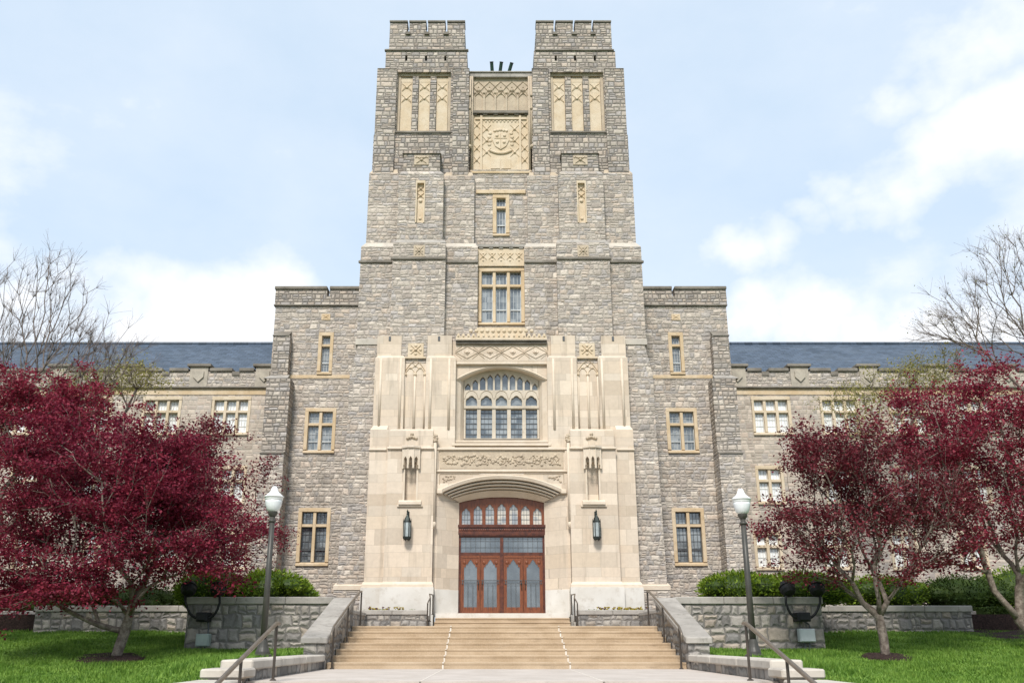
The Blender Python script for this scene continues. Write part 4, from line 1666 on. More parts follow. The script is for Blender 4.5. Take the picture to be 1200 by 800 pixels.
for s in (-1, 1):
    # main pier with niche
    z525 = Z(525.6, 0)
    px0, px1 = X(mir(s, 452.3), 600, 0), X(mir(s, 508), 600, 0)
    nx0, nx1 = X(mir(s, 475), 565, 0), X(mir(s, 488.3), 565, 0)
    nz0, nz1 = Z(586, 0), Z(541, 0)
    m = MB().wall(px0, px1, GB + .8, z525, 0, 2.2, [(nx0, nx1, nz0, nz1)], .30)
    pier = m.build('portal_pier', M['lime'], hall)
    m = MB().box(nx0 + .001, nx1 - .001 * s, .28, .36, nz0, nz1)
    m.build('niche_back', M['lime'], pier)
    a, b = sorted((nx0, nx1))
    m = MB()
    m.box(a - .07, a, -.03, .1, nz0, nz1)
    m.box(b, b + .07, -.03, .1, nz0, nz1)
    m.build('niche_frame', M['limetrim'], pier)
    m = MB()
    m.prism([(-.14, nz0 - .17), (.05, nz0 - .17), (.05, nz0), (-.05, nz0), (-.14, nz0 - .06)], a - .22, b + .22, 'x')
    m.box(a - .28, b + .28, -.07, .05, nz0 - .25, nz0 - .171)
    m.build('niche_sill', M['limetrim'], pier)
    # canopy: bowed front with pierced arches
    cxn = (a + b) / 2
    zc0, zc1 = Z(547, -.2), Z(524.5, -.2)
    m = MB()
    hwc = .33
    for k in range(3):
        a0, a1 = -1 + k * 2 / 3, -1 + (k + 1) * 2 / 3
        yk = [-.30 + .17 * abs(q) ** 1.7 for q in (a0, a1)]
        p0, p1 = Vector((cxn + a0 * hwc, yk[0])), Vector((cxn + a1 * hwc, yk[1]))
        mm = MB()
        wl_ = (p1 - p0).length
        mm.plate(0, wl_, zc0 + .09, lambda x: zc1, [(.05, wl_ - .05, zc0 + .091, trefoil(wl_ / 2, wl_ / 2 - .05, zc0 + .26, .24)), ], 0, .07, back=True)
        dv = (p1 - p0).normalized()
        nv = Vector((-dv.y, dv.x))
        base = len(m.v)
        for x_, y_, z_ in mm.v:
            q = p0 + dv * x_ + nv * y_
            m.v.append((q.x, q.y, z_))
        m.f += [tuple(base + i for i in f_) for f_ in mm.f]
        for q, zz in ((p0, 0), (p1, 0)):
            m.tube([(q.x, q.y + .02, zc0 - .05), (q.x, q.y + .02, zc1)], [.045, .035], 6)
    m.box(cxn - hwc + .02, cxn - hwc + .08, -.1, .02, zc0, zc1)
    m.box(cxn + hwc - .08, cxn + hwc - .02, -.1, .02, zc0, zc1)
    m.prism([(cxn - hwc - .05, .02), (cxn - hwc - .05, -.16), (cxn - hwc * .33, -.35), (cxn + hwc * .33, -.35), (cxn + hwc + .05, -.16), (cxn + hwc + .05, .02)], zc1, zc1 + .09, 'z')
    m.build('niche_canopy', M['limetrim'], pier)
    m = MB()
    m.box(cxn - .3, cxn + .3, -.04, .02, nz1 - .01, zc1)
    m.build('canopy_recess', M['wood_dark'], pier) if False else None
    # pier base moulding and plinth
    zb0, zb1 = Z(687.5, -.08), Z(681.5, -.08)
    m = MB()
    m.box(px0 - s * -.10 if False else px0 + s * .08, px1 - s * .06, -.12, .1, zb0, zb1 - .09)
    xl_, xr_ = sorted((px0 + s * .08, px1 - s * .06))
    weather(m, xl_, xr_, -.12, .02, zb1 - .09, zb1 + .03, .07, .05)
    m.build('base_moulding', M['limetrim'], pier)
    m = MB().box(xl_ - .02, xr_ + .02, -.17, .3, GB + .8, zb0)
    m.build('plinth', M['marble'], pier)
    # block above the niche and its string
    m = MB()
    sbox(m, s, 456.5, 508, 515, 504.5, 525.6, .03, 1.2)
    xx0, xx1 = X(mir(s, 456.5), 515, .03), X(mir(s, 508), 515, .03)
    zt5 = Z(504.5, .03)
    weather(m, xx0, xx1, .03, .42, zt5, zt5 + .16, .04, .04)
    m.build('pier_block', M['lime'], pier)
    m = MB()
    m.box(px0 + s * .03, X(mir(s, 508.5), 525, 0) - s * .03, -.09, .05, z525 - .03, z525 + .06)
    m.build('string_course', M['limetrim'], pier, bevel=.02)
    m = MB()
    for k in range(5):
        m.boss(cxn + (k - 2) * .085, Z(511.5, .03) - .03 * abs(k - 2), .075, .03, .09)
    m.boss(cxn, Z(508.5, .03), .08, .03, .1)
    m.build('carved_boss', M['carve_grey'], pier)
    # slim shaft between pier and door wall, with carved cap and corbel
    xs_ = X(mir(s, 509.3), 570, .2)
    m = MB()
    m.tube([(xs_, .14, Z(613, .14)), (xs_, .14, Z(518, .14))], .075, 10)
    m.lathe([(.03, -.22), (.10, -.1), (.12, 0), (.08, .06)], (xs_, .14, Z(613, .14)), 10)
    m.build('shaft', M['limetrim'], hall, smooth=True)
    m = MB()
    for k in range(7):
        a_ = k * .9
        m.boss(xs_ + .06 * math.cos(a_), Z(513.5, .14) + .12 * math.sin(a_), .08, .12, .1)
    m.box(xs_ - .07, xs_ + .07, .1, .5, Z(518, .14), Z(510, .14))
    m.build('shaft_capital', M['carve_grey'], hall)
    # outer pilaster
    m = MB()
    sbox(m, s, 432.7, 460, 545, 503, None, .26, 2.2)
    op = m.build('portal_pilaster', M['lime'], hall)
    xx0, xx1 = X(mir(s, 432.7), 545, .26), X(mir(s, 453), 545, .26)
    m = MB()
    weather(m, xx0, xx1, .26, .44, Z(503, .26), Z(503, .26) + .2, .1, 0)
    m.build('weathering', M['limetrim'], op)
    m = MB().box(xx0 + s * .03, xx1, .19, .4, z525 - .03, z525 + .055)
    m.build('string_course', M['limetrim'], op, bevel=.02)
    m = MB()
    xl_, xr_ = sorted((xx0 + s * .08, xx1))
    m.box(xl_, xr_, .15, .4, zb0, zb1 - .09)
    weather(m, xl_, xr_, .15, .28, zb1 - .09, zb1 + .03, .06 if s < 0 else 0, .06 if s > 0 else 0)
    m.build('base_moulding', M['limetrim'], op)
    m = MB().box(xl_ - .02, xr_ + .02, .10, .5, GB + .8, zb0)
    m.build('plinth', M['marble'], op)
    # upper piers flanking the big window
    YV = .45
    m = MB()
    sbox(m, s, 438.8, 474, 465, 419, 505, YV, 1.6)
    up = m.build('portal_pilaster', M['lime'], hall)
    m = MB()
    sbox(m, s, 443, 471.5, 405, 393.5, 419.5, YV + .12, 1.6)
    x0_, x1_ = X(mir(s, 438.8), 465, YV), X(mir(s, 474), 465, YV)
    weather(m, x0_, x1_, YV, YV + .13, Z(419, YV), Z(419, YV) + .13, .12, .08)
    m.build('pier_head', M['lime'], up)
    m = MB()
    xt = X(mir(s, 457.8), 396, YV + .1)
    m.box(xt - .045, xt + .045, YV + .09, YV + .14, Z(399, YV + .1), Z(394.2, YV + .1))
    m.build('slit_shade_fill', M['leaddark'], up)  # dark plate on the pier face, painted shade of a slit
    # roll shafts on the pilaster edges
    m = MB()
    for pp in (446.0, 469.5):
        xx = X(mir(s, pp), 465, YV)
        m.tube([(xx, YV, Z(503, YV)), (xx, YV, Z(420, YV))], .055, 8)
    m.build('edge_roll', M['limetrim'], up, smooth=True)
    m = MB()
    sbox(m, s, 499.3, 534.5, 465, 419, 526, YV, 1.6)
    up = m.build('portal_pilaster', M['lime'], hall)
    m = MB()
    sbox(m, s, 502, 530.5, 405, 393, 419.5, YV + .12, 1.6)
    x0_, x1_ = X(mir(s, 499.3), 465, YV), X(mir(s, 534.5), 465, YV)
    weather(m, x0_, x1_, YV, YV + .13, Z(419, YV), Z(419, YV) + .13, .08, .12)
    m.build('pier_head', M['lime'], up)
    m = MB()
    for pp in (505.0, 527.0):
        xx = X(mir(s, pp), 465, YV)
        m.tube([(xx, YV, Z(503, YV)), (xx, YV, Z(420, YV))], .055, 8)
    m.build('edge_roll', M['limetrim'], up, smooth=True)
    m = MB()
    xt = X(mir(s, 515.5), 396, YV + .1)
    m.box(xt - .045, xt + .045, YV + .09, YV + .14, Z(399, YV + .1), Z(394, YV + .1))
    m.build('slit_shade_fill', M['leaddark'], up)  # same dark plate imitating a shaded slit
    # traceried panel between the two pilasters
    yn = .62
    a, b = sorted((X(mir(s, 473), 460, yn), X(mir(s, 500.5), 460, yn)))
    m = MB()
    m.box(a, b, yn, 1.6, Z(505, yn), Z(397, yn))
    pn = m.build('traceried_panel', M['lime'], hall)
    c = (a + b) / 2
    m = MB()
    zq = Z(410, yn)
    m.box(c - .33, c + .33, yn - .05, yn + .05, Z(418, yn), Z(402.5, yn))
    m.saltire(c, zq, .42, .38, yn - .05, .06)
    for k in (-1, 1):
        m.boss(c + k * .2, zq, .07, yn - .05)
        m.boss(c, zq + k * .18, .07, yn - .05)
    m.box(a + .05, b - .05, yn - .12, yn + .05, Z(420.5, yn), Z(418.6, yn))
    zf0 = Z(437.5, yn)
    zf1 = Z(423, yn)
    hw = (b - a) / 2 - .08
    for k in range(2):
        cc_ = c + (k - .5) * hw
        for q in range(8):
            a0, a1 = -1 + q * .25, -1 + (q + 1) * .25
            gg = lambda v_: zf0 + (zf1 - zf0) * .45 * (1 - abs(v_) ** 1.6)
            m.bar(cc_ + a0 * hw * .48, gg(a0), cc_ + a1 * hw * .48, gg(a1), .06, yn, .06)
        m.boss(cc_, zf0 + .25, .06, yn, .05)
    for q in range(10):
        a0, a1 = -1 + q * .2, -1 + (q + 1) * .2
        gg = lambda v_: zf0 + .12 + (zf1 - zf0 - .12) * (1 - abs(v_) ** 1.8)
        m.bar(c + a0 * hw, gg(a0), c + a1 * hw, gg(a1), .07, yn, .07)
    m.saltire(c, zf1 - .2, .34, .28, yn, .05)
    m.boss(c, zf0 - .05, .08, yn, .1)
    for k in (-1, 1):
        m.boss(c + k * hw, zf0 - .05, .08, yn, .1)
    m.build('tracery', M['carve'], pn)
    m = MB()
    m.tube([(c, yn - .01, Z(506, yn)), (c, yn - .01, zf0)], .05, 8)
    for k in (-1, 1):
        m.tube([(c + k * (hw + .01), yn - .01, Z(503, yn)), (c + k * (hw + .01), yn - .01, zf0)], .045, 8)
    m.build('shaft', M['limetrim'], pn, smooth=True)

# --- doors
YDR = YD1 + .12
zd0, zdt = ZS + .02, Z(650.5, YDR)
zg0, zg1 = Z(647, YDR), Z(629.5, YDR)
zbm0, zbm1 = Z(626.5, YDR), Z(616, YDR)
hwd = hwI + .05
fB = archz(hwI, B[1] + .0, B[2])
m = MB()
li = []
LW7 = 2 * hwI * .985 / 7
for i in range(7):
    c = (i - 3) * LW7
    hw = LW7 * .36
    ztop_ = fB(abs(c) + hw * .6) - .13
    li.append((c - hw, c + hw, zbm1 + .06, trefoil(c, hw, ztop_ - .42, .42)))
m.plate(-hwd, hwd, zbm1, lambda x: fB(x) + .06, li, YDR - .04, YDR + .06, samples=16)
tr = m.build('transom_window', M['wood'], hall)
MB().box(-hwd, hwd, YDR + .04, YDR + .055, zbm1 + .02, B[1] + B[2]).build('pane', M['glass_warm'], tr)
m = MB()
for i in range(7):
    c = (i - 3) * LW7
    hw = LW7 * .36
    for k in (-.33, .33):
        m.box(c + k * hw - .006, c + k * hw + .006, YDR + .02, YDR + .039, zbm1 + .06, fB(c) - .3)
    for k in range(1, 5):
        zz = zbm1 + .06 + k * .2
        if zz < fB(abs(c) + hw) - .3:
            m.box(c - hw, c + hw, YDR + .022, YDR + .037, zz - .006, zz + .006)
m.build('glazing', M['leaddark'], tr)
m = MB()
m.box(-hwd, hwd, YDR - .14, YDR + .06, zbm0, zbm1)
m.box(-hwd, hwd, YDR - .19, YDR + .06, zbm1 - .07, zbm1 + .03)
m.box(-hwd, hwd, YDR - .12, YDR + .06, zbm0 - .05, zbm0 - .001)
for i in range(40):
    m.boss(-hwI + .05 + (2 * hwI - .1) * i / 39, (zbm0 + zbm1) / 2, .05, YDR - .14, .025)
m.build('carved_beam', M['wood_dark'], hall)
m = MB()
for sx in (-1, 1):
    m.box(sx * hwd, sx * (hwI - .07), YDR - .05, YDR + .08, zd0, zbm0 - .05)
m.box(-.065, .065, YDR - .07, YDR + .08, zd0, zbm0 - .05)
for sx in (-1, 1):
    m.box(sx * .065, sx * (hwI - .07), YDR - .02, YDR + .05, zdt + .005, zg0 - .0)
    m.box(sx * .065, sx * (hwI - .07), YDR - .021, YDR + .05, zg1, zbm0 - .05)
df = m.build('door_frame', M['wood_dark'], hall)
for sx in (-1, 1):
    g = MB().box(sx * .06, sx * (hwI - .06), YDR + .02, YDR + .035, zg0, zg1)
    fl = g.build('fanlight_pane', M['glass_door'], df)
    m = MB()
    for k in range(1, 8):
        xx = sx * (.065 + (hwI - .135) * k / 8)
        m.box(xx - .007, xx + .007, YDR + .0, YDR + .019, zg0, zg1)
    for k in (.33, .75):
        zz = zg0 + (zg1 - zg0) * k
        m.box(sx * .065, sx * (hwI - .07), YDR + .002, YDR + .018, zz - .006, zz + .006)
    m.build('glazing', M['leaddark'], df)
lw_ = (hwI - .07 - .065) / 2
for i, x0_ in enumerate((-(hwI - .07), -.065 - lw_, .065, .065 + lw_)):
    a, b = x0_ + .006, x0_ + lw_ - .006
    c = (a + b) / 2
    hw = (b - a) / 2 - .13
    m = MB()
    zo0 = zd0 + .26
    zh = zdt - .16
    def pf(x, c=c, hw=hw):
        u = min(1, abs(x - c) / hw)
        if u > .74:
            return zh - .36 + .08 * math.sqrt(max(0, 1 - ((u - .87) / .13) ** 2))
        if u > .50:
            return zh - .29 + .11 * math.sqrt(max(0, 1 - ((u - .62) / .14) ** 2))
        return zh - .19 + .19 * (1 - (u / .5) ** 1.25)
    m.plate(a, b, zd0 + .01, lambda x: zdt, [(c - hw, c + hw, zo0, pf)], YDR - .03, YDR + .04, samples=34, back=True)
    # raised mouldings round the opening
    m.box(a + .03, a + .065, YDR - .05, YDR - .02, zd0 + .1, zdt - .06)
    m.box(b - .065, b - .03, YDR - .05, YDR - .02, zd0 + .1, zdt - .06)
    m.box(a + .066, b - .066, YDR - .05, YDR - .02, zdt - .095, zdt - .06)
    for sx in (-1, 1):
        m.boss(c + sx * hw * .95, zh - .12, .07, YDR - .03, .04)
    d_ = m.build('entrance_door', M['wood'], hall)
    MB().box(c - hw - .02, c + hw + .02, YDR + .005, YDR + .02, zo0 - .02, zh + .02).build('pane', M['glass_door'], d_)
    m = MB()
    zr_ = Z(682, YDR)
    m.box(a + .03, b - .03, YDR - .075, YDR - .06, zr_ + .06, zr_ + .085)
    m.box(a + .03, b - .03, YDR - .075, YDR - .06, zr_ - .06, zr_ - .04)
    for k in (-1, 1):
        m.box(c + k * hw * .38 - .01, c + k * hw * .38 + .01, YDR - .073, YDR - .062, zo0 - .06, zr_ - .06)
        m.box(c + k * (hw + .05) - .012, c + k * (hw + .05) + .012, YDR - .073, YDR - .028, zr_ - .06, zr_ + .06)
    m.build('push_bar', M['leaddark'], d_)
    m = MB()
    hx = b - .06 if i % 2 == 0 else a + .06
    m.tube([(hx, YDR - .05, zr_ - .3), (hx, YDR - .09, zr_ - .25), (hx, YDR - .09, zr_ - .05), (hx, YDR - .05, zr_)], .014, 6)
    m.build('handle', M['bronze'], d_)
MB().box(-hwd - .3, hwd + .3, YDR + .09, YDR + .2, ZS - .1, B[1] + B[2] + .3).build('door_backing_wall', M['leaddark'], hall)


# ------------------------------------------------------------------ wall lanterns
def lantern(s, label):
    xx = X(mir(s, 477.5), 615, -.25)
    zlo, zhi = Z(632, -.25), Z(598, -.25)
    t_ = empty('wall_lantern', (xx, 0, zlo), label, 'lantern', 'bronze lanterns flanking the doors')
    h = zhi - zlo
    m = MB()
    m.lathe([(.09, 0), (.155, .03), (.16, .10), (.15, .12)], (xx, -.25, zlo), 6)
    m.lathe([(.145, 0), (.16, .02), (.13, .07), (.10, .16), (.05, .24), (.02, .30)], (xx, -.25, zlo + h * .60), 6)
    m.lathe([(.015, 0), (.045, .05), (.02, .1), (.04, .14), (.0, .24)], (xx, -.25, zlo + h * .60 + .27), 8)
    for k in range(6):
        a = math.pi / 3 * k
        m.tube([(xx + .148 * math.cos(a), -.25 + .148 * math.sin(a), zlo + .08), (xx + .148 * math.cos(a), -.25 + .148 * math.sin(a), zlo + h * .62), (xx + .155 * math.cos(a), -.25 + .155 * math.sin(a), zlo + h * .72)], [.016, .016, .006], 5)
        m.tube([(xx + .11 * math.cos(a), -.25 + .11 * math.sin(a), zlo - .05), (xx + .11 * math.cos(a), -.25 + .11 * math.sin(a), zlo + .03)], [.006, .02], 5)
    m.build('lantern_frame', M['bronze'], t_)
    MB().lathe([(.125, 0), (.125, h * .5)], (xx, -.25, zlo + .11), 6).build('lantern_glass', M['lanternglass'], t_)
    m = MB()
    m.tube([(xx, 0, zlo + h * .9), (xx, -.14, zlo + h * .96), (xx, -.25, zlo + h * .88), (xx, -.25, zlo + h * .78)], .022, 6)
    m.box(xx - .05, xx + .05, -.03, .02, zlo + h * .7, zlo + h * 1.0)
    m.tube([(xx, 0, zlo + .2), (xx, -.12, zlo + .14)], .018, 6)
    m.build('bracket', M['bronze'], t_)


lantern(-1, 'dark bronze hexagonal lantern on the cream pier left of the doors')
lantern(1, 'dark bronze hexagonal lantern on the cream pier right of the doors')

# loudspeaker horns on the tower roof
for i, (p0, p1) in enumerate((((579.3, 84), (578.2, 76.5)), ((587.3, 84), (589.6, 76.7)), ((596.8, 84), (601.6, 77.6)))):
    yh = 2.6
    a, b = XZ(*p0, yh), XZ(*p1, yh)
    zroof = Z(84, 1.9)
    lab = ('dark green tube on the roof edge leaning slightly left', 'dark green tube on the roof edge in the middle, leaning slightly right', 'dark green tube on the roof edge leaning far to the right')[i]
    t_ = empty('roof_horn', (a[0], yh, zroof), lab, 'roof horn', 'green tubes above the crest panel')
    dz = b[1] - a[1]
    m = MB().tube([(a[0], yh + .1, a[1] - .25), (b[0], yh - .25, b[1])], .085, 12)
    m.build('tube', M['greenpaint'], t_, smooth=False)
    m = MB().tube([(b[0] - .0, yh - .24, b[1] - .01), (b[0] + (b[0] - a[0]) * .04, yh - .262, b[1] + .012)], .095, 12)
    m.build('lens_ring', M['iron'], t_)
    m = MB().box(a[0] - .1, a[0] + .1, yh - .1, yh + .3, zroof - .12, a[1] - .12)
    m.build('mount', M['iron'], t_)


# ------------------------------------------------------------------ terrace walls, planters, cheeks
def capped_wall(name, label, x0, x1, d0, d1, ztop, zbase, group=None, cap=.2, over=.05):
    x0, x1 = min(x0, x1), max(x0, x1)
    t_ = empty(name, ((x0 + x1) / 2, dY(d0), zbase), label, 'wall', group)
    MB().box(x0, x1, dY(d0), dY(d1), zbase, ztop - cap).build('wall_body', M['terrace_stone'], t_)
    m = MB()
    n = max(1, round((x1 - x0) / 1.4))
    for i in range(n):
        a, b = x0 - over + (x1 - x0 + 2 * over) * i / n, x0 - over + (x1 - x0 + 2 * over) * (i + 1) / n
        m.box(a + (.006 if i else 0), b, dY(d0) - over, dY(d1) + over * .5, ztop - cap + .001, ztop)
    m.build('capstone', M['greycap'], t_, bevel=.02)
    return t_


for s, w in ((-1, 'left'), (1, 'right')):
    capped_wall('terrace_wall', 'tall grey rubble terrace wall with flat coping beside the %s end of the steps' % w, s * 4.86, s * 8.95, 27, 27.5, 1.82, -.3, 'stone terrace walls')
    m = MB().box(s * 5.4, s * 5.0, dY(27.6), dY(35.2), .2, 1.5)
    rt = empty('return_wall', (s * 4.5, dY(27), .2), 'short stone return wall running back to the tower on the %s of the upper terrace' % w, 'wall', 'return walls of the upper terrace')
    m.build('wall_body', M['terrace_stone'], rt)
    MB().box(s * 5.45, s * 4.96, dY(27.6), dY(35.2), 1.501, 1.62).build('capstone', M['greycap'], rt, bevel=.02)
    capped_wall('terrace_wall', 'lower grey stone garden wall set back behind the %s maple trunk' % w, s * 9.1, s * 15.3, 31.3, 31.75, 1.74, -.2, 'stone terrace walls')
    capped_wall('terrace_wall', 'farthest and lowest garden wall at the %s edge of the lawn' % w, s * 15.4, s * 17.9, 33.2, 33.6, 1.63, -.2, 'stone terrace walls')
    # sloped cheek wall of the main steps
    ck = empty('stair_cheek_wall', (s * 4.4, dY(23), 0), 'sloping stone cheek wall with grey slab top on the %s of the steps' % w, 'wall', 'cheek walls of the steps')
    pts = [(dY(22.75), -.2), (dY(27), -.2), (dY(27), 1.66), (dY(22.75), .56)]
    MB().prism(pts, s * 4.27, s * 4.77, 'x').build('wall_body', M['terrace_stone'], ck)
    m = MB()
    pts = [(dY(22.68), .565), (dY(24.9), 1.13), (dY(24.9), 1.27), (dY(22.68), .71)]
    m.prism(pts, s * 4.21, s * 4.84, 'x')
    pts = [(dY(24.915), 1.135), (dY(26.94), 1.66), (dY(26.94), 1.80), (dY(24.915), 1.275)]
    m.prism(pts, s * 4.21, s * 4.84, 'x')
    m.build('sloped_slab', M['greycap'], ck, bevel=.02)
    # low flank walls of the landing, stepping down
    fl = empty('landing_flank_wall', (s * 4.4, dY(19), -.3), 'low stone kerb wall with long pale coping along the %s side of the landing' % w, 'wall', 'low walls along the landing')
    MB().box(s * 4.3, s * 4.72, dY(16.05), dY(22.7), -.6, .17).build('wall_body', M['terrace_stone'], fl)
    m = MB()
    for i in range(3):
        a = 15.95 + i * 2.25
        m.box(s * 4.24, s * 4.78, dY(a), dY(a + 2.235), .171, .325)
    m.build('capstone', M['palecap'], fl, bevel=.025)
    MB().box(s * 4.3, s * 4.74, dY(15.22), dY(15.93), -1.1, .06).build('lower_body', M['terrace_stone'], fl)
    MB().box(s * 4.18, s * 4.86, dY(15.15), dY(15.93), .061, .205).build('lower_capstone', M['palecap'], fl, bevel=.025)
    MB().box(s * 4.3, s * 4.74, dY(13.4), dY(15.13), -1.1, -.08).build('lowest_body', M['terrace_stone'], fl)
    MB().box(s * 4.18, s * 4.86, dY(13.3), dY(15.13), -.079, .05).build('lowest_capstone', M['palecap'], fl, bevel=.025)
    # planter
    pl = empty('stone_planter', (s * 3.7, dY(34.9), ZT), 'low stone planter with pansies under the %s portal pier' % w, 'planter', 'planters at the portal')
    a, b = X(mir(s, 418.5), 723, dY(34.9)), X(mir(s, 499.5), 723, dY(34.9))
    zt_ = Z(714.3, dY(34.9))
    m = MB()
    m.box(a, b, dY(34.9), dY(35.15), ZT - .1, zt_ - .17)
    m.box(a, a - s * .25, dY(35.151), dY(36.2), ZT - .1, zt_ - .17)
    m.box(b, b + s * .25, dY(35.151), dY(36.2), ZT - .1, zt_ - .17)
    m.build('wall_body', M['terrace_stone'], pl)
    m = MB()
    xl_, xr_ = min(a, b) - .04, max(a, b) + .04
    for i in range(2):
        m.box(xl_ + (xr_ - xl_) * i / 2 + .006 * i, xl_ + (xr_ - xl_) * (i + 1) / 2, dY(34.85), dY(35.2), zt_ - .169, zt_)
    m.build('capstone', M['greycap'], pl, bevel=.02)
    MB().box(min(a, b) + .251, max(a, b) - .251, dY(35.21), dY(36.25), ZT, zt_ - .06).build('soil', M['mulch'], pl)

# pansies
M['petal'] = leafmat('pansy petals', [(0, (.62, .48, .02)), (.55, (.70, .55, .03)), (.56, (.16, .03, .10)), (.8, (.10, .02, .09)), (1, (.5, .45, .3))], .3)
for s, w, spans in ((-1, 'left', [(431, 456), (462, 472)]), (1, 'right', [(700, 757)])):
    vs = []
    rr = random.Random(9 + s)
    zt_ = Z(714.3, dY(34.9))
    for p0, p1 in spans:
        x0_, x1_ = X(p0, 713, dY(35.4)), X(p1, 713, dY(35.4))
        for i in range(int(26 * (x1_ - x0_))):
            cx_, cy_ = rr.uniform(x0_, x1_), dY(35.25) + rr.uniform(0, .4)
            cz_ = zt_ + rr.uniform(.02, .11)
            tilt = rr.uniform(.2, 1.2)
            for k in range(3):
                a = k * 2.09 + rr.random()
                r_ = .045
                p0_ = Vector((cx_, cy_, cz_))
                u_ = Vector((math.cos(a), -.5 * math.sin(a), math.sin(a) * .8)) * r_
                v_ = Vector((-math.sin(a), -.5 * math.cos(a), math.cos(a) * .8)) * r_ * .7
                vs += [tuple(p0_), tuple(p0_ + u_ * .6 + v_), tuple(p0_ + u_ * 1.2), tuple(p0_ + u_ * .6 - v_)]
    arr = np.array(vs)
    tag(raw_mesh('pansy_flowers', arr, len(arr) // 4, 4, M['petal']), kind='stuff')
    vs = []
    for p0, p1 in spans + ([(424, 428), (478, 486)] if s < 0 else [(690, 700)]):
        x0_, x1_ = X(p0, 713, dY(35.4)), X(p1, 713, dY(35.4))
        for i in range(int(90 * (x1_ - x0_))):
            p_ = Vector((rr.uniform(x0_, x1_), dY(35.25) + rr.uniform(0, .45), zt_ + rr.uniform(-.05, .04)))
            a = rr.random() * 6.28
            u_ = Vector((math.cos(a), math.sin(a), rr.uniform(0, .8))) * .05
            v_ = Vector((-math.sin(a), math.cos(a), rr.uniform(-.3, .5))) * .02
            vs += [tuple(p_), tuple(p_ + u_ * .5 + v_), tuple(p_ + u_), tuple(p_ + u_ * .5 - v_)]
    arr = np.array(vs)
    tag(raw_mesh('pansy_foliage', arr, len(arr) // 4, 4, M['yew']), kind='stuff')


# ------------------------------------------------------------------ handrails
def rail(label, posts, railpts, r=.028, extra=None):
    """posts: [(x, d, z0, z1)]; railpts: [(x, d, z)]"""
    t_ = empty('handrail', (posts[0][0], dY(posts[0][1]), posts[0][2]), label, 'handrail', 'brown metal handrails')
    m = MB().tube([(x, dY(d), z) for x, d, z in railpts], r, 10)
    m.build('top_rail', M['rail_worn'], t_, smooth=True)
    for x, d, z0, z1 in posts:
        m = MB().tube([(x, dY(d), z0), (x, dY(d), z1)], .024, 8)
        m.lathe([(.055, 0), (.055, .012), (.03, .03)], (x, dY(d), z0), 10)
        m.build('post', M['rail'], t_)
    if extra:
        m = MB().tube([(x, dY(d), z) for x, d, z in extra], .016, 8)
        m.build('lower_rail', M['rail'], t_, smooth=True)


for s, w in ((-1, 'left'), (1, 'right')):
    x = s * 4.11
    zst = lambda d: 0 if d < 23 else RIS * (int((d - 23) / TRD) + 1)
    rail('three post handrail up the %s side of the main steps' % w,
         [(x, 22.9, 0, .95), (x, 25.0, zst(25.0), 1.5), (x, 27.35, ZT, 1.96)],
         [(x, 22.62, .62), (x, 22.66, .82), (x, 22.9, .96), (x, 25.0, 1.5), (x, 27.0, 1.96), (x, 27.35, 1.985)])
    x2 = s * 3.93
    rail('handrail running down from the %s front corner of the landing' % w,
         [(x2, 16.1, 0, .88), (x2, 14.0, -.72, .36), (x2, 12.3, -1.0, -.1)],
         [(x2, 16.25, .90), (x2, 16.05, .895), (x2, 14.0, .37), (x2, 12.2, -.09), (x2, 12.0, -.12)], r=.034)
    xd = X(mir(s, 502.5), 720, dY(35))
    xe = X(mir(s, 506.5), 700, dY(35.6))
    rail('small handrail on the door steps beside the %s planter' % w,
         [(X(mir(s, 500.5), 720, dY(34.4)), 34.4, ZT, 1.95), (xd + s * -.02, 35.2, ZT + .28, 2.15), (xe, 36.0, ZS - .05, 2.32)],
         [(X(mir(s, 500.5), 720, dY(34.4)), 34.35, 1.93), (xd + s * -.02, 35.2, 2.16), (X(mir(s, 503.5), 700, dY(35.5)), 35.4, 2.30), (xe, 36.0, 2.30)], r=.024)


# ------------------------------------------------------------------ street lamps
def lamp(s, label, dxz):
    d = 20.0
    x = s * 5.07
    z0 = lawn_z(x, d)
    t_ = empty('street_lamp', (x, dY(d), z0), label, 'street lamp', 'post top lamps flanking the steps')
    c = (x, dY(d), z0)
    top = Z(567.5, dY(d)) - z0 + dxz
    gb = Z(600.5, dY(d)) - z0 + dxz
    m = MB().lathe([(.19, 0), (.19, .05), (.15, .07), (.145, .12), (.115, .20), (.10, .26), (.09, .32), (.082, .36)], c, 20)
    m.build('base', M['post'], t_, smooth=False)
    m = MB().lathe([(.070, .34), (.062, gb * .5), (.055, gb - .06)], c, 18)
    m.lathe([(.07, gb - .2), (.08, gb - .19), (.08, gb - .16), (.07, gb - .15)], c, 18)
    m.build('pole', M['post'], t_, smooth=True)
    m = MB().lathe([(.065, gb - .08), (.085, gb - .05), (.10, gb - .02), (.105, gb + .01), (.09, gb + .03)], c, 18)
    m.build('collar', M['post'], t_)
    h = top - gb
    m = MB().lathe([(.09, gb + .02), (.135, gb + .06), (.165, gb + h * .24), (.18, gb + h * .36), (.185, gb + h * .46)], c, 24)
    m.build('globe', M['frost'], t_, smooth=True)
    m = MB().lathe([(.186, gb + h * .44), (.195, gb + h * .47), (.192, gb + h * .53), (.21, gb + h * .545), (.215, gb + h * .56), (.19, gb + h * .60), (.12, gb + h * .69), (.085, gb + h * .76), (.065, gb + h * .87), (.045, gb + h * .92), (.02, gb + h * .94)], c, 24)
    m.build('lamp_cap', M['lampwhite'], t_, smooth=True)
    m = MB().lathe([(.012, gb + h * .93), (.02, gb + h * .955), (.008, gb + h * .97), (.0, gb + h * 1.0)], c, 8)
    m.build('finial', M['iron'], t_)


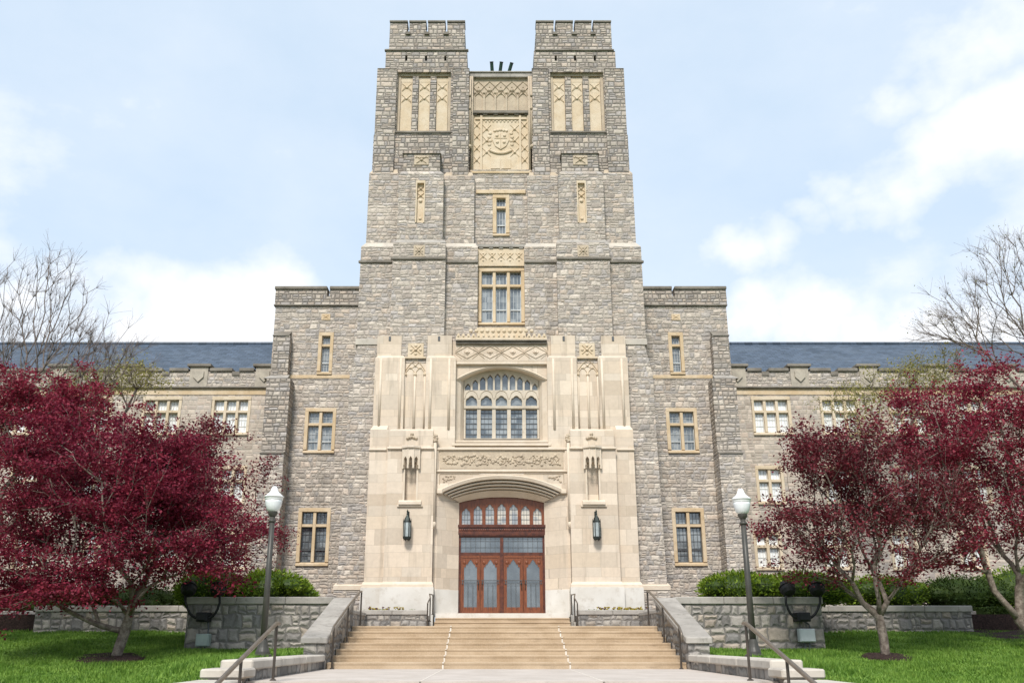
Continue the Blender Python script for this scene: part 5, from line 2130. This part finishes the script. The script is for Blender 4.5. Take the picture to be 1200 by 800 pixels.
lamp(-1, 'white acorn lamp on brown post beside the left terrace wall', 0)
lamp(1, 'white acorn lamp on brown post beside the right terrace wall', -.05)


SYMMETRIC = False
# ------------------------------------------------------------------ floodlights and boxes on the terrace walls
def flood(s, label, boxlab, cpx, boxm, bx):
    yw = dY(26.6)
    t_ = empty('floodlight', (X(cpx, 721, yw), dY(27), Z(727, yw)), label, 'floodlight', 'twin black floodlights on the terrace walls')
    P = lambda px, py, y=yw: (X(px, py, y), y, Z(py, y))
    m = MB()
    a, b = P(cpx - 7, 728), P(cpx + 7, 717)
    m.box(a[0], b[0], yw - .12, yw + .36, a[2], b[2])
    m.box(a[0] + .04, b[0] - .04, yw - .16, yw - .12, a[2] + .03, b[2] - .03)
    m.build('ballast_box', M['iron'], t_, bevel=.02)
    arm = []
    for i in range(13):
        u = -1 + i / 6
        arm.append(P(cpx + 20 * math.copysign(min(1, abs(u) ** .75), u), 724 - 18 * (abs(u) ** 2.8)))
    m = MB().tube([P(cpx - 20, 694)] + arm + [P(cpx + 20, 694)], .036, 10)
    m.build('yoke_arm', M['iron'], t_, smooth=True)
    for k in (-1, 1):
        c = P(cpx + k * 17, 691.5)
        ax = Vector((.12 * k, .62, .78)).normalized()
        cc = Vector((c[0], yw + .02, c[2]))
        m = MB().tube([tuple(cc - ax * q) for q in (.14, .11, .02, -.08)], [.07, .15, .21, .215], 16)
        hd = m.build('lamp_head', M['iron'], t_)
        m = MB().tube([tuple(cc + ax * .095), tuple(cc + ax * .125)], [.235, .235], 16)
        m.build('rim', M['iron'], hd)
        m = MB().tube([tuple(cc + ax * .14 + Vector((0, .12, .0))), tuple(cc + ax * .24 + Vector((0, .16, .03)))], [.14, .10], 12)
        m.build('visor', M['iron'], hd)
    x0, y0, x1, y1 = bx
    e = empty('electrical_box', (X((x0 + x1) / 2, y1, yw), yw, Z(y1, yw)), boxlab, 'electrical box')
    a, b = P(x0, y1), P(x1, y0)
    m = MB()
    m.box(a[0], b[0], yw + .05, yw + .3, a[2], b[2])
    m.build('cabinet', boxm, e, bevel=.02)
    m = MB().box(a[0] + .02, b[0] - .02, yw + .03, yw + .048, a[2] + .02, b[2] - .02)
    m.build('lid', boxm, e, bevel=.01)
    for k in (.35, .65):
        xx = a[0] + (b[0] - a[0]) * k
        MB().tube([(xx, yw + .18, a[2] + .01), (xx, yw + .18, lawn_z(xx, 26.7) - .05)], .025, 8).build('conduit', M['leaddark'], e)
    m = MB().tube([(b[0] - .08, yw + .2, b[2] - .01), (b[0] - .09, yw + .25, b[2] + .12), (X(cpx, 726, yw) + .05, yw + .3, Z(726, yw))], .022, 8)
    m.build('conduit', M['leaddark'], e)


flood(-1, 'twin headed black floodlight on yoke in front of the left terrace wall', 'grey green metal box low on the left terrace wall below the floodlight', 237.5, M['greenbox'], (227.5, 742, 244.5, 757))
flood(1, 'twin headed black floodlight on yoke in front of the right terrace wall', 'pale grey metal box low on the right terrace wall below the floodlight', 941.0, M['greybox'], (939, 736, 955.8, 752))


# ------------------------------------------------------------------ trees
def in_lobes(rg_, lobes, n):
    """points spread through a union of ellipsoids ((cx,cy,cz),(rx,ry,rz),weight)"""
    w = np.array([l[2] for l in lobes], float)
    w /= w.sum()
    out = []
    for l, k in zip(lobes, (w * n).astype(int) + 1):
        q = rg_.normal(size=(k, 3))
        q /= np.linalg.norm(q, axis=1, keepdims=True)
        q *= (rg_.random((k, 1)) ** .42)
        out.append(np.array(l[0]) + q * np.array(l[1]))
    P = np.concatenate(out)
    # thin the crown unevenly so that it breaks into sprays with gaps between them
    g = np.sin(P[:, 0] * 2.3 + 1.7 * np.sin(P[:, 2] * 1.1)) + np.sin(P[:, 1] * 2.1 + P[:, 0] * .7) + 1.5 * np.sin(P[:, 2] * 3.6 + 1.3 * np.sin(P[:, 0] * .9))
    return P[(g > -.55) | (rg_.random(len(P)) < .22)]


def skeleton(trunk, pts, bf=.35, sag=0.0, seg=.35):
    """nodes and parents: balanced spanning tree from the trunk to the points, with bent paths"""
    nodes = [np.array(p, float) for p in trunk]
    par = [-1] + list(range(len(trunk) - 1))
    plen = [0.0]
    for i in range(1, len(trunk)):
        plen.append(plen[-1] + np.linalg.norm(nodes[i] - nodes[i - 1]))
    first = len(trunk) - 1
    order = np.argsort(np.linalg.norm(pts - nodes[-1], axis=1))
    N = np.array(nodes)
    PL = np.array(plen)
    rr_ = np.random.default_rng(1)
    tips = []
    for k in order:
        p = pts[k]
        d = np.linalg.norm(N - p, axis=1)
        cost = d + bf * PL
        cost[:max(0, first - 2)] += 5
        j = int(np.argmin(cost))
        n = max(1, int(d[j] / seg))
        a = N[j].copy()
        prev = j
        bend = rr_.normal(0, .06 * d[j], 3)
        new, newl = [], []
        for i in range(1, n + 1):
            t_ = i / n
            q = a * (1 - t_) + p * t_ + bend * math.sin(math.pi * t_)
            q[2] += sag * d[j] * math.sin(math.pi * t_)
            new.append(q)
            par.append(prev)
            prev = len(PL) + i - 1
            newl.append(PL[j] + d[j] * t_)
        N = np.concatenate([N, np.array(new)])
        PL = np.concatenate([PL, np.array(newl)])
        tips.append(prev)
    return N, par, tips


def wood_mesh(N, par, r_tip, r_base, expo=1.95):
    n = len(N)
    load = np.zeros(n)
    ch = [[] for _ in range(n)]
    for i, p in enumerate(par):
        if p >= 0:
            ch[p].append(i)
    for i in range(n - 1, -1, -1):
        if not ch[i]:
            load[i] = 1
        if par[i] >= 0:
            load[par[i]] += load[i]
    R = r_tip * load ** (1 / expo)
    R *= 1
    k = r_base / R[0]
    R = np.where(R > r_tip * 2.2, r_tip * 2.2 + (R - r_tip * 2.2) * ((r_base - r_tip * 2.2) / max(1e-6, R[0] - r_tip * 2.2)), R)
    m = MB()
    done = [False] * n
    # chains: follow the heaviest child
    stack = [(0, None)]
    while stack:
        i, p = stack.pop()
        chain = [p] if p is not None else []
        while True:
            chain.append(i)
            if not ch[i]:
                break
            kids = sorted(ch[i], key=lambda q: -load[q])
            for q in kids[1:]:
                stack.append((q, i))
            i = kids[0]
        if len(chain) > 1:
            rad = [float(R[c]) for c in chain]
            if p is not None:
                rad[0] = min(rad[0], rad[1] * 1.25)
            big = max(rad)
            m.tube([tuple(N[c]) for c in chain], rad, 10 if big > .06 else 6 if big > .02 else 4, cap=True)
    return m, R


def leaves(rg_, centres, per, spread, size, flat=.55):
    n = len(centres) * per
    c = np.repeat(centres, per, 0) + rg_.normal(size=(n, 3)) * np.array(spread)
    nrm = rg_.normal(size=(n, 3))
    nrm[:, 2] = np.abs(nrm[:, 2]) + flat
    nrm /= np.linalg.norm(nrm, axis=1, keepdims=True)
    t_ = rg_.normal(size=(n, 3))
    u = np.cross(nrm, t_)
    u /= np.linalg.norm(u, axis=1, keepdims=True)
    v = np.cross(nrm, u)
    s = (size * rg_.uniform(.6, 1.35, n))[:, None]
    droop = -nrm * s * .25
    a = c - u * s * .5
    b = c + v * s * .38 + droop * .2
    d = c + u * s * .62 + droop
    e = c - v * s * .38 + droop * .2
    return np.stack([a, b, d, e], 1).reshape(-1, 3)


def tree(name, label, group, base, trunk_top, lobes, n, leafm, per=70, spread=(.26, .26, .13), size=.11, r_base=.16, r_tip=.006, seed=1, barkm=None, bf=.3, lean=None, sag=.08, twigs=0, cat='tree'):
    rg_ = np.random.default_rng(seed)
    t_ = empty(name, base, label, cat, group)
    b, tt = np.array(base, float), np.array(trunk_top, float)
    mid = (b + tt) / 2 + (np.array(lean) if lean else np.array([.03, .02, 0]))
    trunk = [b - np.array([0, 0, .15]), b + (mid - b) * .35, mid, mid + (tt - mid) * .55, tt]
    pts = in_lobes(rg_, lobes, n)
    N, par, tips = skeleton(trunk, pts, bf, sag)
    if twigs:
        ex, ep = [], []
        for i in tips:
            p = N[i]
            d0 = p - N[par[i]]
            d0 = d0 / (np.linalg.norm(d0) + 1e-6)
            for k in range(twigs):
                d = d0 + rg_.normal(0, .5, 3) + np.array([0, 0, .25])
                d /= np.linalg.norm(d)
                L_ = rg_.uniform(.3, .8)
                q = p + d * L_ * .5
                ex.append(q)
                ep.append(i)
                ex.append(q + (d + rg_.normal(0, .25, 3)) * L_ * .5)
                ep.append(len(N) + len(ex) - 2)
        N = np.concatenate([N, np.array(ex)])
        par = par + ep
    shoot = []
    if per > 20:
        zs_ = np.array([N[i][2] for i in tips])
        zmed = np.median(zs_)
        ex, ep = [], []
        for i in tips:
            if N[i][2] < zmed or rg_.random() > .5:
                continue
            d = np.array([rg_.normal(0, .35), rg_.normal(0, .35), 1.0])
            if N[i][0] > tt[0] + 1.5:
                d[0] += .5
            elif N[i][0] < tt[0] - 1.5:
                d[0] -= .5
            d /= np.linalg.norm(d)
            L_ = rg_.uniform(.35, .85)
            prev = i
            for k in range(1, 5):
                q = N[i] + d * L_ * k / 4 + rg_.normal(0, .02, 3)
                ex.append(q)
                ep.append(prev)
                prev = len(N) + len(ex) - 1
                shoot.append(q)
        if ex:
            N = np.concatenate([N, np.array(ex)])
            par = par + ep
    m, R = wood_mesh(N, par, r_tip, r_base)
    m.build('trunk', barkm or M['bark'], t_, smooth=True, weld=False)
    if per:
        # leaf sprays at the ends of twigs and along the thin wood
        thin = np.array([N[i] for i in range(len(N)) if R[i] < r_tip * 2.4])
        cen = np.concatenate([N[tips], thin[rg_.integers(0, len(thin), int(len(tips) * 1.3))]])
        vs = leaves(rg_, cen, per, spread, size)
        if shoot:
            vs = np.concatenate([vs, leaves(rg_, np.array(shoot), max(6, per // 6), (.075, .075, .075), size, .2)])
        raw_mesh('crown', vs, len(vs) // 4, 4, leafm, t_)
    return t_


def lobe(px, py, d, rpx, rpy, rd, w):
    """ellipsoid measured in the picture at distance d"""
    y = dY(d)
    x, z = XZ(px, py, y)
    sc_ = abs(X(px + 10, py, y) - X(px, py, y)) / 10
    return ((x, y, z), (rpx * sc_, rd, rpy * sc_ * 1.0), w)


def ground_at(px, d, z=None):
    y = dY(d)
    # the pixel column at roughly trunk-foot height
    x = (px - CXF) / F * d * math.cos(TH) + CAMX
    return (x, y, lawn_z(x, d) if z is None else z)


gm = 'crimson leaved maples'
b0 = ground_at(137, 25.2)
tree('maple_tree', 'broad crimson maple with pale trunk in a mulch ring on the left lawn', gm, b0, (b0[0] + .28, b0[1], Z(708, b0[1])),
     [lobe(140, 600, 25.2, 125, 75, 2.6, 5), lobe(70, 560, 25.5, 95, 80, 2.2, 3.2), lobe(190, 570, 25.3, 70, 70, 2.0, 2.4), lobe(40, 655, 25, 80, 45, 2.0, 2.2), lobe(225, 640, 25, 70, 40, 1.8, 1.8), lobe(15, 705, 24.6, 50, 22, 1.0, .7), lobe(110, 690, 24.3, 90, 22, 1.2, 1.2), lobe(150, 650, 24.0, 90, 45, 1.0, 1.6)],
     500, M['maple'], per=100, size=0.076, r_base=.14, seed=3, spread=(0.24, 0.24, 0.1), bf=.55, twigs=2, r_tip=.0042)
b1 = (X(232, 700, dY(33)), dY(33), ZP - .1)
tree('maple_tree', 'thinner plum red maple behind the wall between the wing and the left lamp', gm, b1, (b1[0] + .1, b1[1], Z(672, b1[1])),
     [lobe(255, 585, 33, 62, 75, 2.4, 4), lobe(235, 520, 33, 45, 42, 1.8, 1.6), lobe(300, 640, 32.5, 38, 35, 1.6, 1.5), lobe(250, 650, 32.5, 60, 30, 1.6, 1.4), lobe(190, 540, 33, 40, 50, 1.8, 1.2)],
     280, M['maple_plum'], per=34, size=0.08, r_base=.13, seed=7, spread=(0.19, 0.19, 0.1), twigs=2, r_tip=.0042)
b2 = ground_at(-40, 28.5)
tree('maple_tree', 'tall bright crimson maple cut by the left edge of the photo', gm, b2, (b2[0] + .2, b2[1], Z(690, b2[1])),
     [lobe(20, 530, 28.5, 80, 75, 2.4, 3), lobe(35, 470, 28.5, 55, 42, 1.8, 1.5), lobe(100, 520, 28.8, 50, 55, 2.0, 1.6), lobe(-50, 560, 28.5, 80, 110, 2.4, 2), lobe(90, 465, 29, 35, 28, 1.4, .5), lobe(0, 640, 28, 50, 50, 2, 1)],
     350, M['maple_bright'], per=66, size=0.08, r_base=.19, seed=11, spread=(0.21, 0.21, 0.1), bf=.55, twigs=2, r_tip=.0042)
b3 = ground_at(1036, 25.4)
tree('maple_tree', 'open dark red maple with forked trunk in a mulch ring on the right lawn', gm, b3, (b3[0] - .05, b3[1], Z(722, b3[1])),
     [lobe(1010, 590, 25.4, 105, 62, 2.4, 4), lobe(930, 620, 25.4, 48, 50, 1.6, 1.4), lobe(985, 540, 25.4, 62, 36, 1.8, 1.6), lobe(1085, 600, 25.4, 55, 62, 2.0, 1.6), lobe(1000, 655, 25.2, 105, 32, 2.0, 1.7)],
     420, M['maple_plum'], per=42, size=0.073, r_base=.12, seed=15, spread=(0.18, 0.18, 0.1), bf=.75, sag=.05, twigs=2, r_tip=.0042)
b4 = ground_at(1222, 27.0)
tree('maple_tree', 'large bright red maple with leaning trunk at the right edge of the photo', gm, b4, (X(1165, 692, dY(27)), dY(27), Z(692, dY(27))),
     [lobe(1135, 560, 27.2, 80, 75, 2.4, 3.4), lobe(1180, 500, 27.2, 60, 60, 2.2, 2.4), lobe(1085, 520, 27.4, 52, 48, 1.8, 1.4), lobe(1160, 455, 27.5, 50, 28, 1.6, .8), lobe(1205, 600, 27, 60, 60, 2.2, 1.8), lobe(1120, 635, 26.6, 62, 40, 1.8, 1.2), lobe(1070, 480, 27.5, 26, 26, 1.2, .4)],
     440, M['maple_bright'], per=50, size=0.076, r_base=.155, seed=19, spread=(0.19, 0.19, 0.1), bf=.65, twigs=2, r_tip=.0042)
# bare and budding trees by the wings
tree('bare_tree', 'tall leafless tree before the left wing roof', 'bare trees by the wings', (X(-45, 720, dY(34)), dY(34), 1.4), (X(-62, 600, dY(34)), dY(34), Z(600, dY(34))),
     [lobe(40, 400, 34, 60, 65, 2.5, 3), lobe(70, 335, 34, 40, 45, 2, 1.2), lobe(110, 405, 34, 60, 40, 2.2, 1.8), lobe(-20, 370, 34, 60, 80, 2.5, 2), lobe(85, 450, 34, 60, 22, 2, 1.2), lobe(140, 420, 34, 40, 30, 1.5, .7)],
     430, None, per=0, r_base=.12, r_tip=.0034, seed=23, barkm=M['twig'], bf=.85, twigs=9, sag=-.03)
tree('bare_tree', 'leafless tree reaching in above the right wing from the right edge of the photo', 'bare trees by the wings', (X(1275, 720, dY(36)), dY(36), 1.4), (X(1235, 440, dY(36)), dY(36), Z(440, dY(36))),
     [lobe(1150, 365, 36, 75, 38, 2.5, 3), lobe(1190, 310, 36, 60, 42, 2.5, 3), lobe(1110, 380, 36, 42, 24, 1.8, .9), lobe(1240, 350, 36, 60, 80, 2.5, 2), lobe(1165, 395, 36, 60, 18, 2, .9)],
     330, M['bud'], per=2, spread=(.25, .25, .2), size=.055, r_base=.11, r_tip=.0034, seed=27, barkm=M['twig'], bf=.8, twigs=9, sag=.03)
tree('budding_tree', 'small tree with pale yellow buds against the left wing', 'budding trees by the wings', (X(120, 700, dY(38)), dY(38), 1.45), (X(125, 560, dY(38)), dY(38), Z(560, dY(38))),
     [lobe(125, 455, 38, 60, 25, 1.6, 2), lobe(150, 450, 38, 30, 18, 1.2, 1), lobe(80, 470, 38, 40, 30, 1.5, 1)],
     90, M['bud'], per=34, spread=(.4, .35, .16), size=.075, r_base=.09, r_tip=.006, seed=31, barkm=M['twig'], bf=.6, twigs=4, sag=0)
tree('budding_tree', 'small tree with pale yellow buds against the right wing', 'budding trees by the wings', (X(1070, 700, dY(38)), dY(38), 1.45), (X(1062, 570, dY(38)), dY(38), Z(570, dY(38))),
     [lobe(1055, 465, 38, 62, 40, 1.6, 2), lobe(1090, 435, 38, 40, 22, 1.2, 1.2), lobe(1010, 490, 38, 45, 35, 1.5, 1)],
     120, M['bud'], per=34, spread=(.4, .35, .16), size=.075, r_base=.09, r_tip=.006, seed=37, barkm=M['twig'], bf=.6, twigs=4, sag=0)


# mulch rings
def mulch(bx, by, rx, ry):
    m = MB()
    rr_ = random.Random(int(bx * 10))
    n = 40
    rings = [(1.0, -.03), (.85, .05), (.5, .085), (.0, .10)]
    base = 0
    vs = []
    for f_, h in rings[:-1]:
        for i in range(n):
            a = 2 * math.pi * i / n
            q = f_ * (1 + rr_.uniform(-.08, .08))
            x, y = bx + rx * q * math.cos(a), by + ry * q * math.sin(a)
            vs.append((x, y, lawn_z(x, y + CAMD) + h + rr_.uniform(-.01, .02)))
    vs.append((bx, by, lawn_z(bx, by + CAMD) + .1))
    fs = []
    for k in range(2):
        for i in range(n):
            a, b = k * n + i, k * n + (i + 1) % n
            fs.append((a, b, b + n, a + n))
    for i in range(n):
        fs.append((2 * n + i, 2 * n + (i + 1) % n, 3 * n))
    m.v, m.f = vs, fs
    o = m.build('mulch', M['mulch'])
    tag(o, kind='stuff')


mulch(b0[0] - .1, b0[1], 1.0, .95)
mulch(b3[0] + .05, b3[1], .72, .7)
m = MB()
vs, fs = [], []
for j in range(9):
    for i in range(13):
        x = 14.6 + i * .6 + .25 * math.sin(j)
        d = 28.6 + j * .55 - .12 * i
        vs.append((x, dY(d), lawn_z(x, d) + (.05 if 0 < i and j > 0 else -.02) + .03 * math.sin(i * 3.1 + j * 2.3)))
for j in range(8):
    for i in range(12):
        a = j * 13 + i
        fs.append((a, a + 1, a + 14, a + 13))
m.v, m.f = vs, fs
tag(m.build('mulch', M['mulch'], smooth=True), kind='stuff')


# ------------------------------------------------------------------ evergreen shrubs
def shrub(name, label, px, pyc, d, rpx, rpy, rd, n, mat, seed, lumps=7, size=.10, cat='shrub', group='evergreen shrubs behind the terrace walls'):
    rg_ = np.random.default_rng(seed)
    (cx, cy, cz), (rx, ry, rz), _ = lobe(px, pyc, d, rpx, rpy, rd, 1)
    t_ = empty(name, (cx, cy, ZP), label, cat, group)
    # lumpy surface: several overlapping ellipsoids; leaves sit in a shell of each
    subs = [((cx, cy, cz), (rx * .85, ry * .85, rz * .9))]
    for k in range(lumps):
        a = rg_.uniform(-1, 1)
        subs.append(((cx + a * rx * .7, cy + rg_.uniform(-.6, .3) * ry, cz + rz * rg_.uniform(-.25, .25)), (rx * rg_.uniform(.25, .4), ry * .5, rz * rg_.uniform(.5, .8) * math.sqrt(max(.2, 1 - a * a * .6)))))
    cen = []
    wsum = sum(q[1][0] * q[1][2] for q in subs)
    for c, r in subs:
        k = int(n * r[0] * r[2] / wsum)
        q = rg_.normal(size=(k, 3))
        q /= np.linalg.norm(q, axis=1, keepdims=True)
        q *= rg_.uniform(.80, 1.06, (k, 1))
        p = np.array(c) + q * np.array(r)
        cen.append(p)
    cen = np.concatenate(cen)
    cen = cen[cen[:, 2] > ZP - .05]
    k = len(cen)
    d_ = cen - np.array([cx, cy, cz - rz * .6])
    d_ /= np.linalg.norm(d_, axis=1, keepdims=True)
    d_ += rg_.normal(0, .45, (k, 3))
    d_ /= np.linalg.norm(d_, axis=1, keepdims=True)
    s_ = np.cross(d_, rg_.normal(size=(k, 3)))
    s_ /= np.linalg.norm(s_, axis=1, keepdims=True)
    L_ = size * rg_.uniform(.6, 1.5, (k, 1))
    v = np.stack([cen - s_ * L_ * .16, cen + d_ * L_ * .5 - s_ * L_ * .2, cen + d_ * L_, cen + d_ * L_ * .45 + s_ * L_ * .2], 1).reshape(-1, 3)
    raw_mesh('foliage', v, k, 4, mat, t_)
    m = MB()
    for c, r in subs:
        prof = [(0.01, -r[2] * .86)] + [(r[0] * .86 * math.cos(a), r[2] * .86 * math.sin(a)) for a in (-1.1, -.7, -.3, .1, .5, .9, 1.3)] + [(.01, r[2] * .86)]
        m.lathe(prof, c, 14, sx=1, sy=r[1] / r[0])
    m.build('shade_core', M['yew_dark'], t_, weld=False)  # solid dark core stands in for the shade deep in the foliage


shrub('yew_shrub', 'bright green mounded yew between the left lamp and the tower base', 318, 692, 29.5, 50, 25, 1.1, 9000, M['yew'], 41)
shrub('yew_shrub', 'green yew mound behind the left floodlight under the maple', 245, 690, 29.6, 45, 23, 1.1, 7000, M['yew'], 42)
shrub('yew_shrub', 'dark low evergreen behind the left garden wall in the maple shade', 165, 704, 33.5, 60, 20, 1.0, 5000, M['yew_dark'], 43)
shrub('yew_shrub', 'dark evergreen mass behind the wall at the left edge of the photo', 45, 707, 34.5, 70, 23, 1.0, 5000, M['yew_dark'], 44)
shrub('yew_shrub', 'bright green mounded yew just right of the tower base', 866, 692, 29.5, 54, 24, 1.1, 9000, M['yew'], 45)
shrub('yew_shrub', 'green yew mound behind the right floodlight', 940, 691, 29.8, 50, 23, 1.1, 8000, M['yew'], 46)
shrub('yew_shrub', 'loose dark evergreen behind the right garden wall under the forked maple', 1030, 697, 33.5, 65, 24, 1.0, 8000, M['yew'], 47)
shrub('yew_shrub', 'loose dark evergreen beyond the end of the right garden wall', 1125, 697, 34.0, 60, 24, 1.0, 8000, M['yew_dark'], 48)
shrub('yew_shrub', 'large evergreen behind the leaning maple at the right edge of the photo', 1200, 692, 35.5, 55, 32, 1.0, 7000, M['yew'], 49)
# clipped dark hedge at the right edge
rg_ = np.random.default_rng(77)
hx0, hx1 = X(1154, 720, dY(32.6)), X(1260, 720, dY(32.6))
hz0, hz1 = .8, Z(712, dY(32.6))
hd = empty('clipped_hedge', ((hx0 + hx1) / 2, dY(32.9), hz0), 'dark clipped box hedge beside the mulch bed at the right edge of the photo', 'hedge')
MB().box(hx0, hx1, dY(32.6), dY(33.5), hz0, hz1 - .04).build('shade_core', M['yew_dark'], hd)  # solid dark block in place of the shaded hedge interior
k = 9000
c = np.stack([rg_.uniform(hx0, hx1, k), dY(32.6) + rg_.uniform(-.03, .9, k), rg_.uniform(hz0, hz1, k)], 1)
f = rg_.random(k) < .6
c[f, 1] = dY(32.6) + rg_.uniform(-.05, .02, f.sum())
c[~f, 2] = hz1 + rg_.uniform(-.05, .04, (~f).sum())
vs = leaves(rg_, c, 1, (.01, .01, .01), .06, .2)
raw_mesh('foliage', vs, len(vs) // 4, 4, M['yew_dark'], hd)
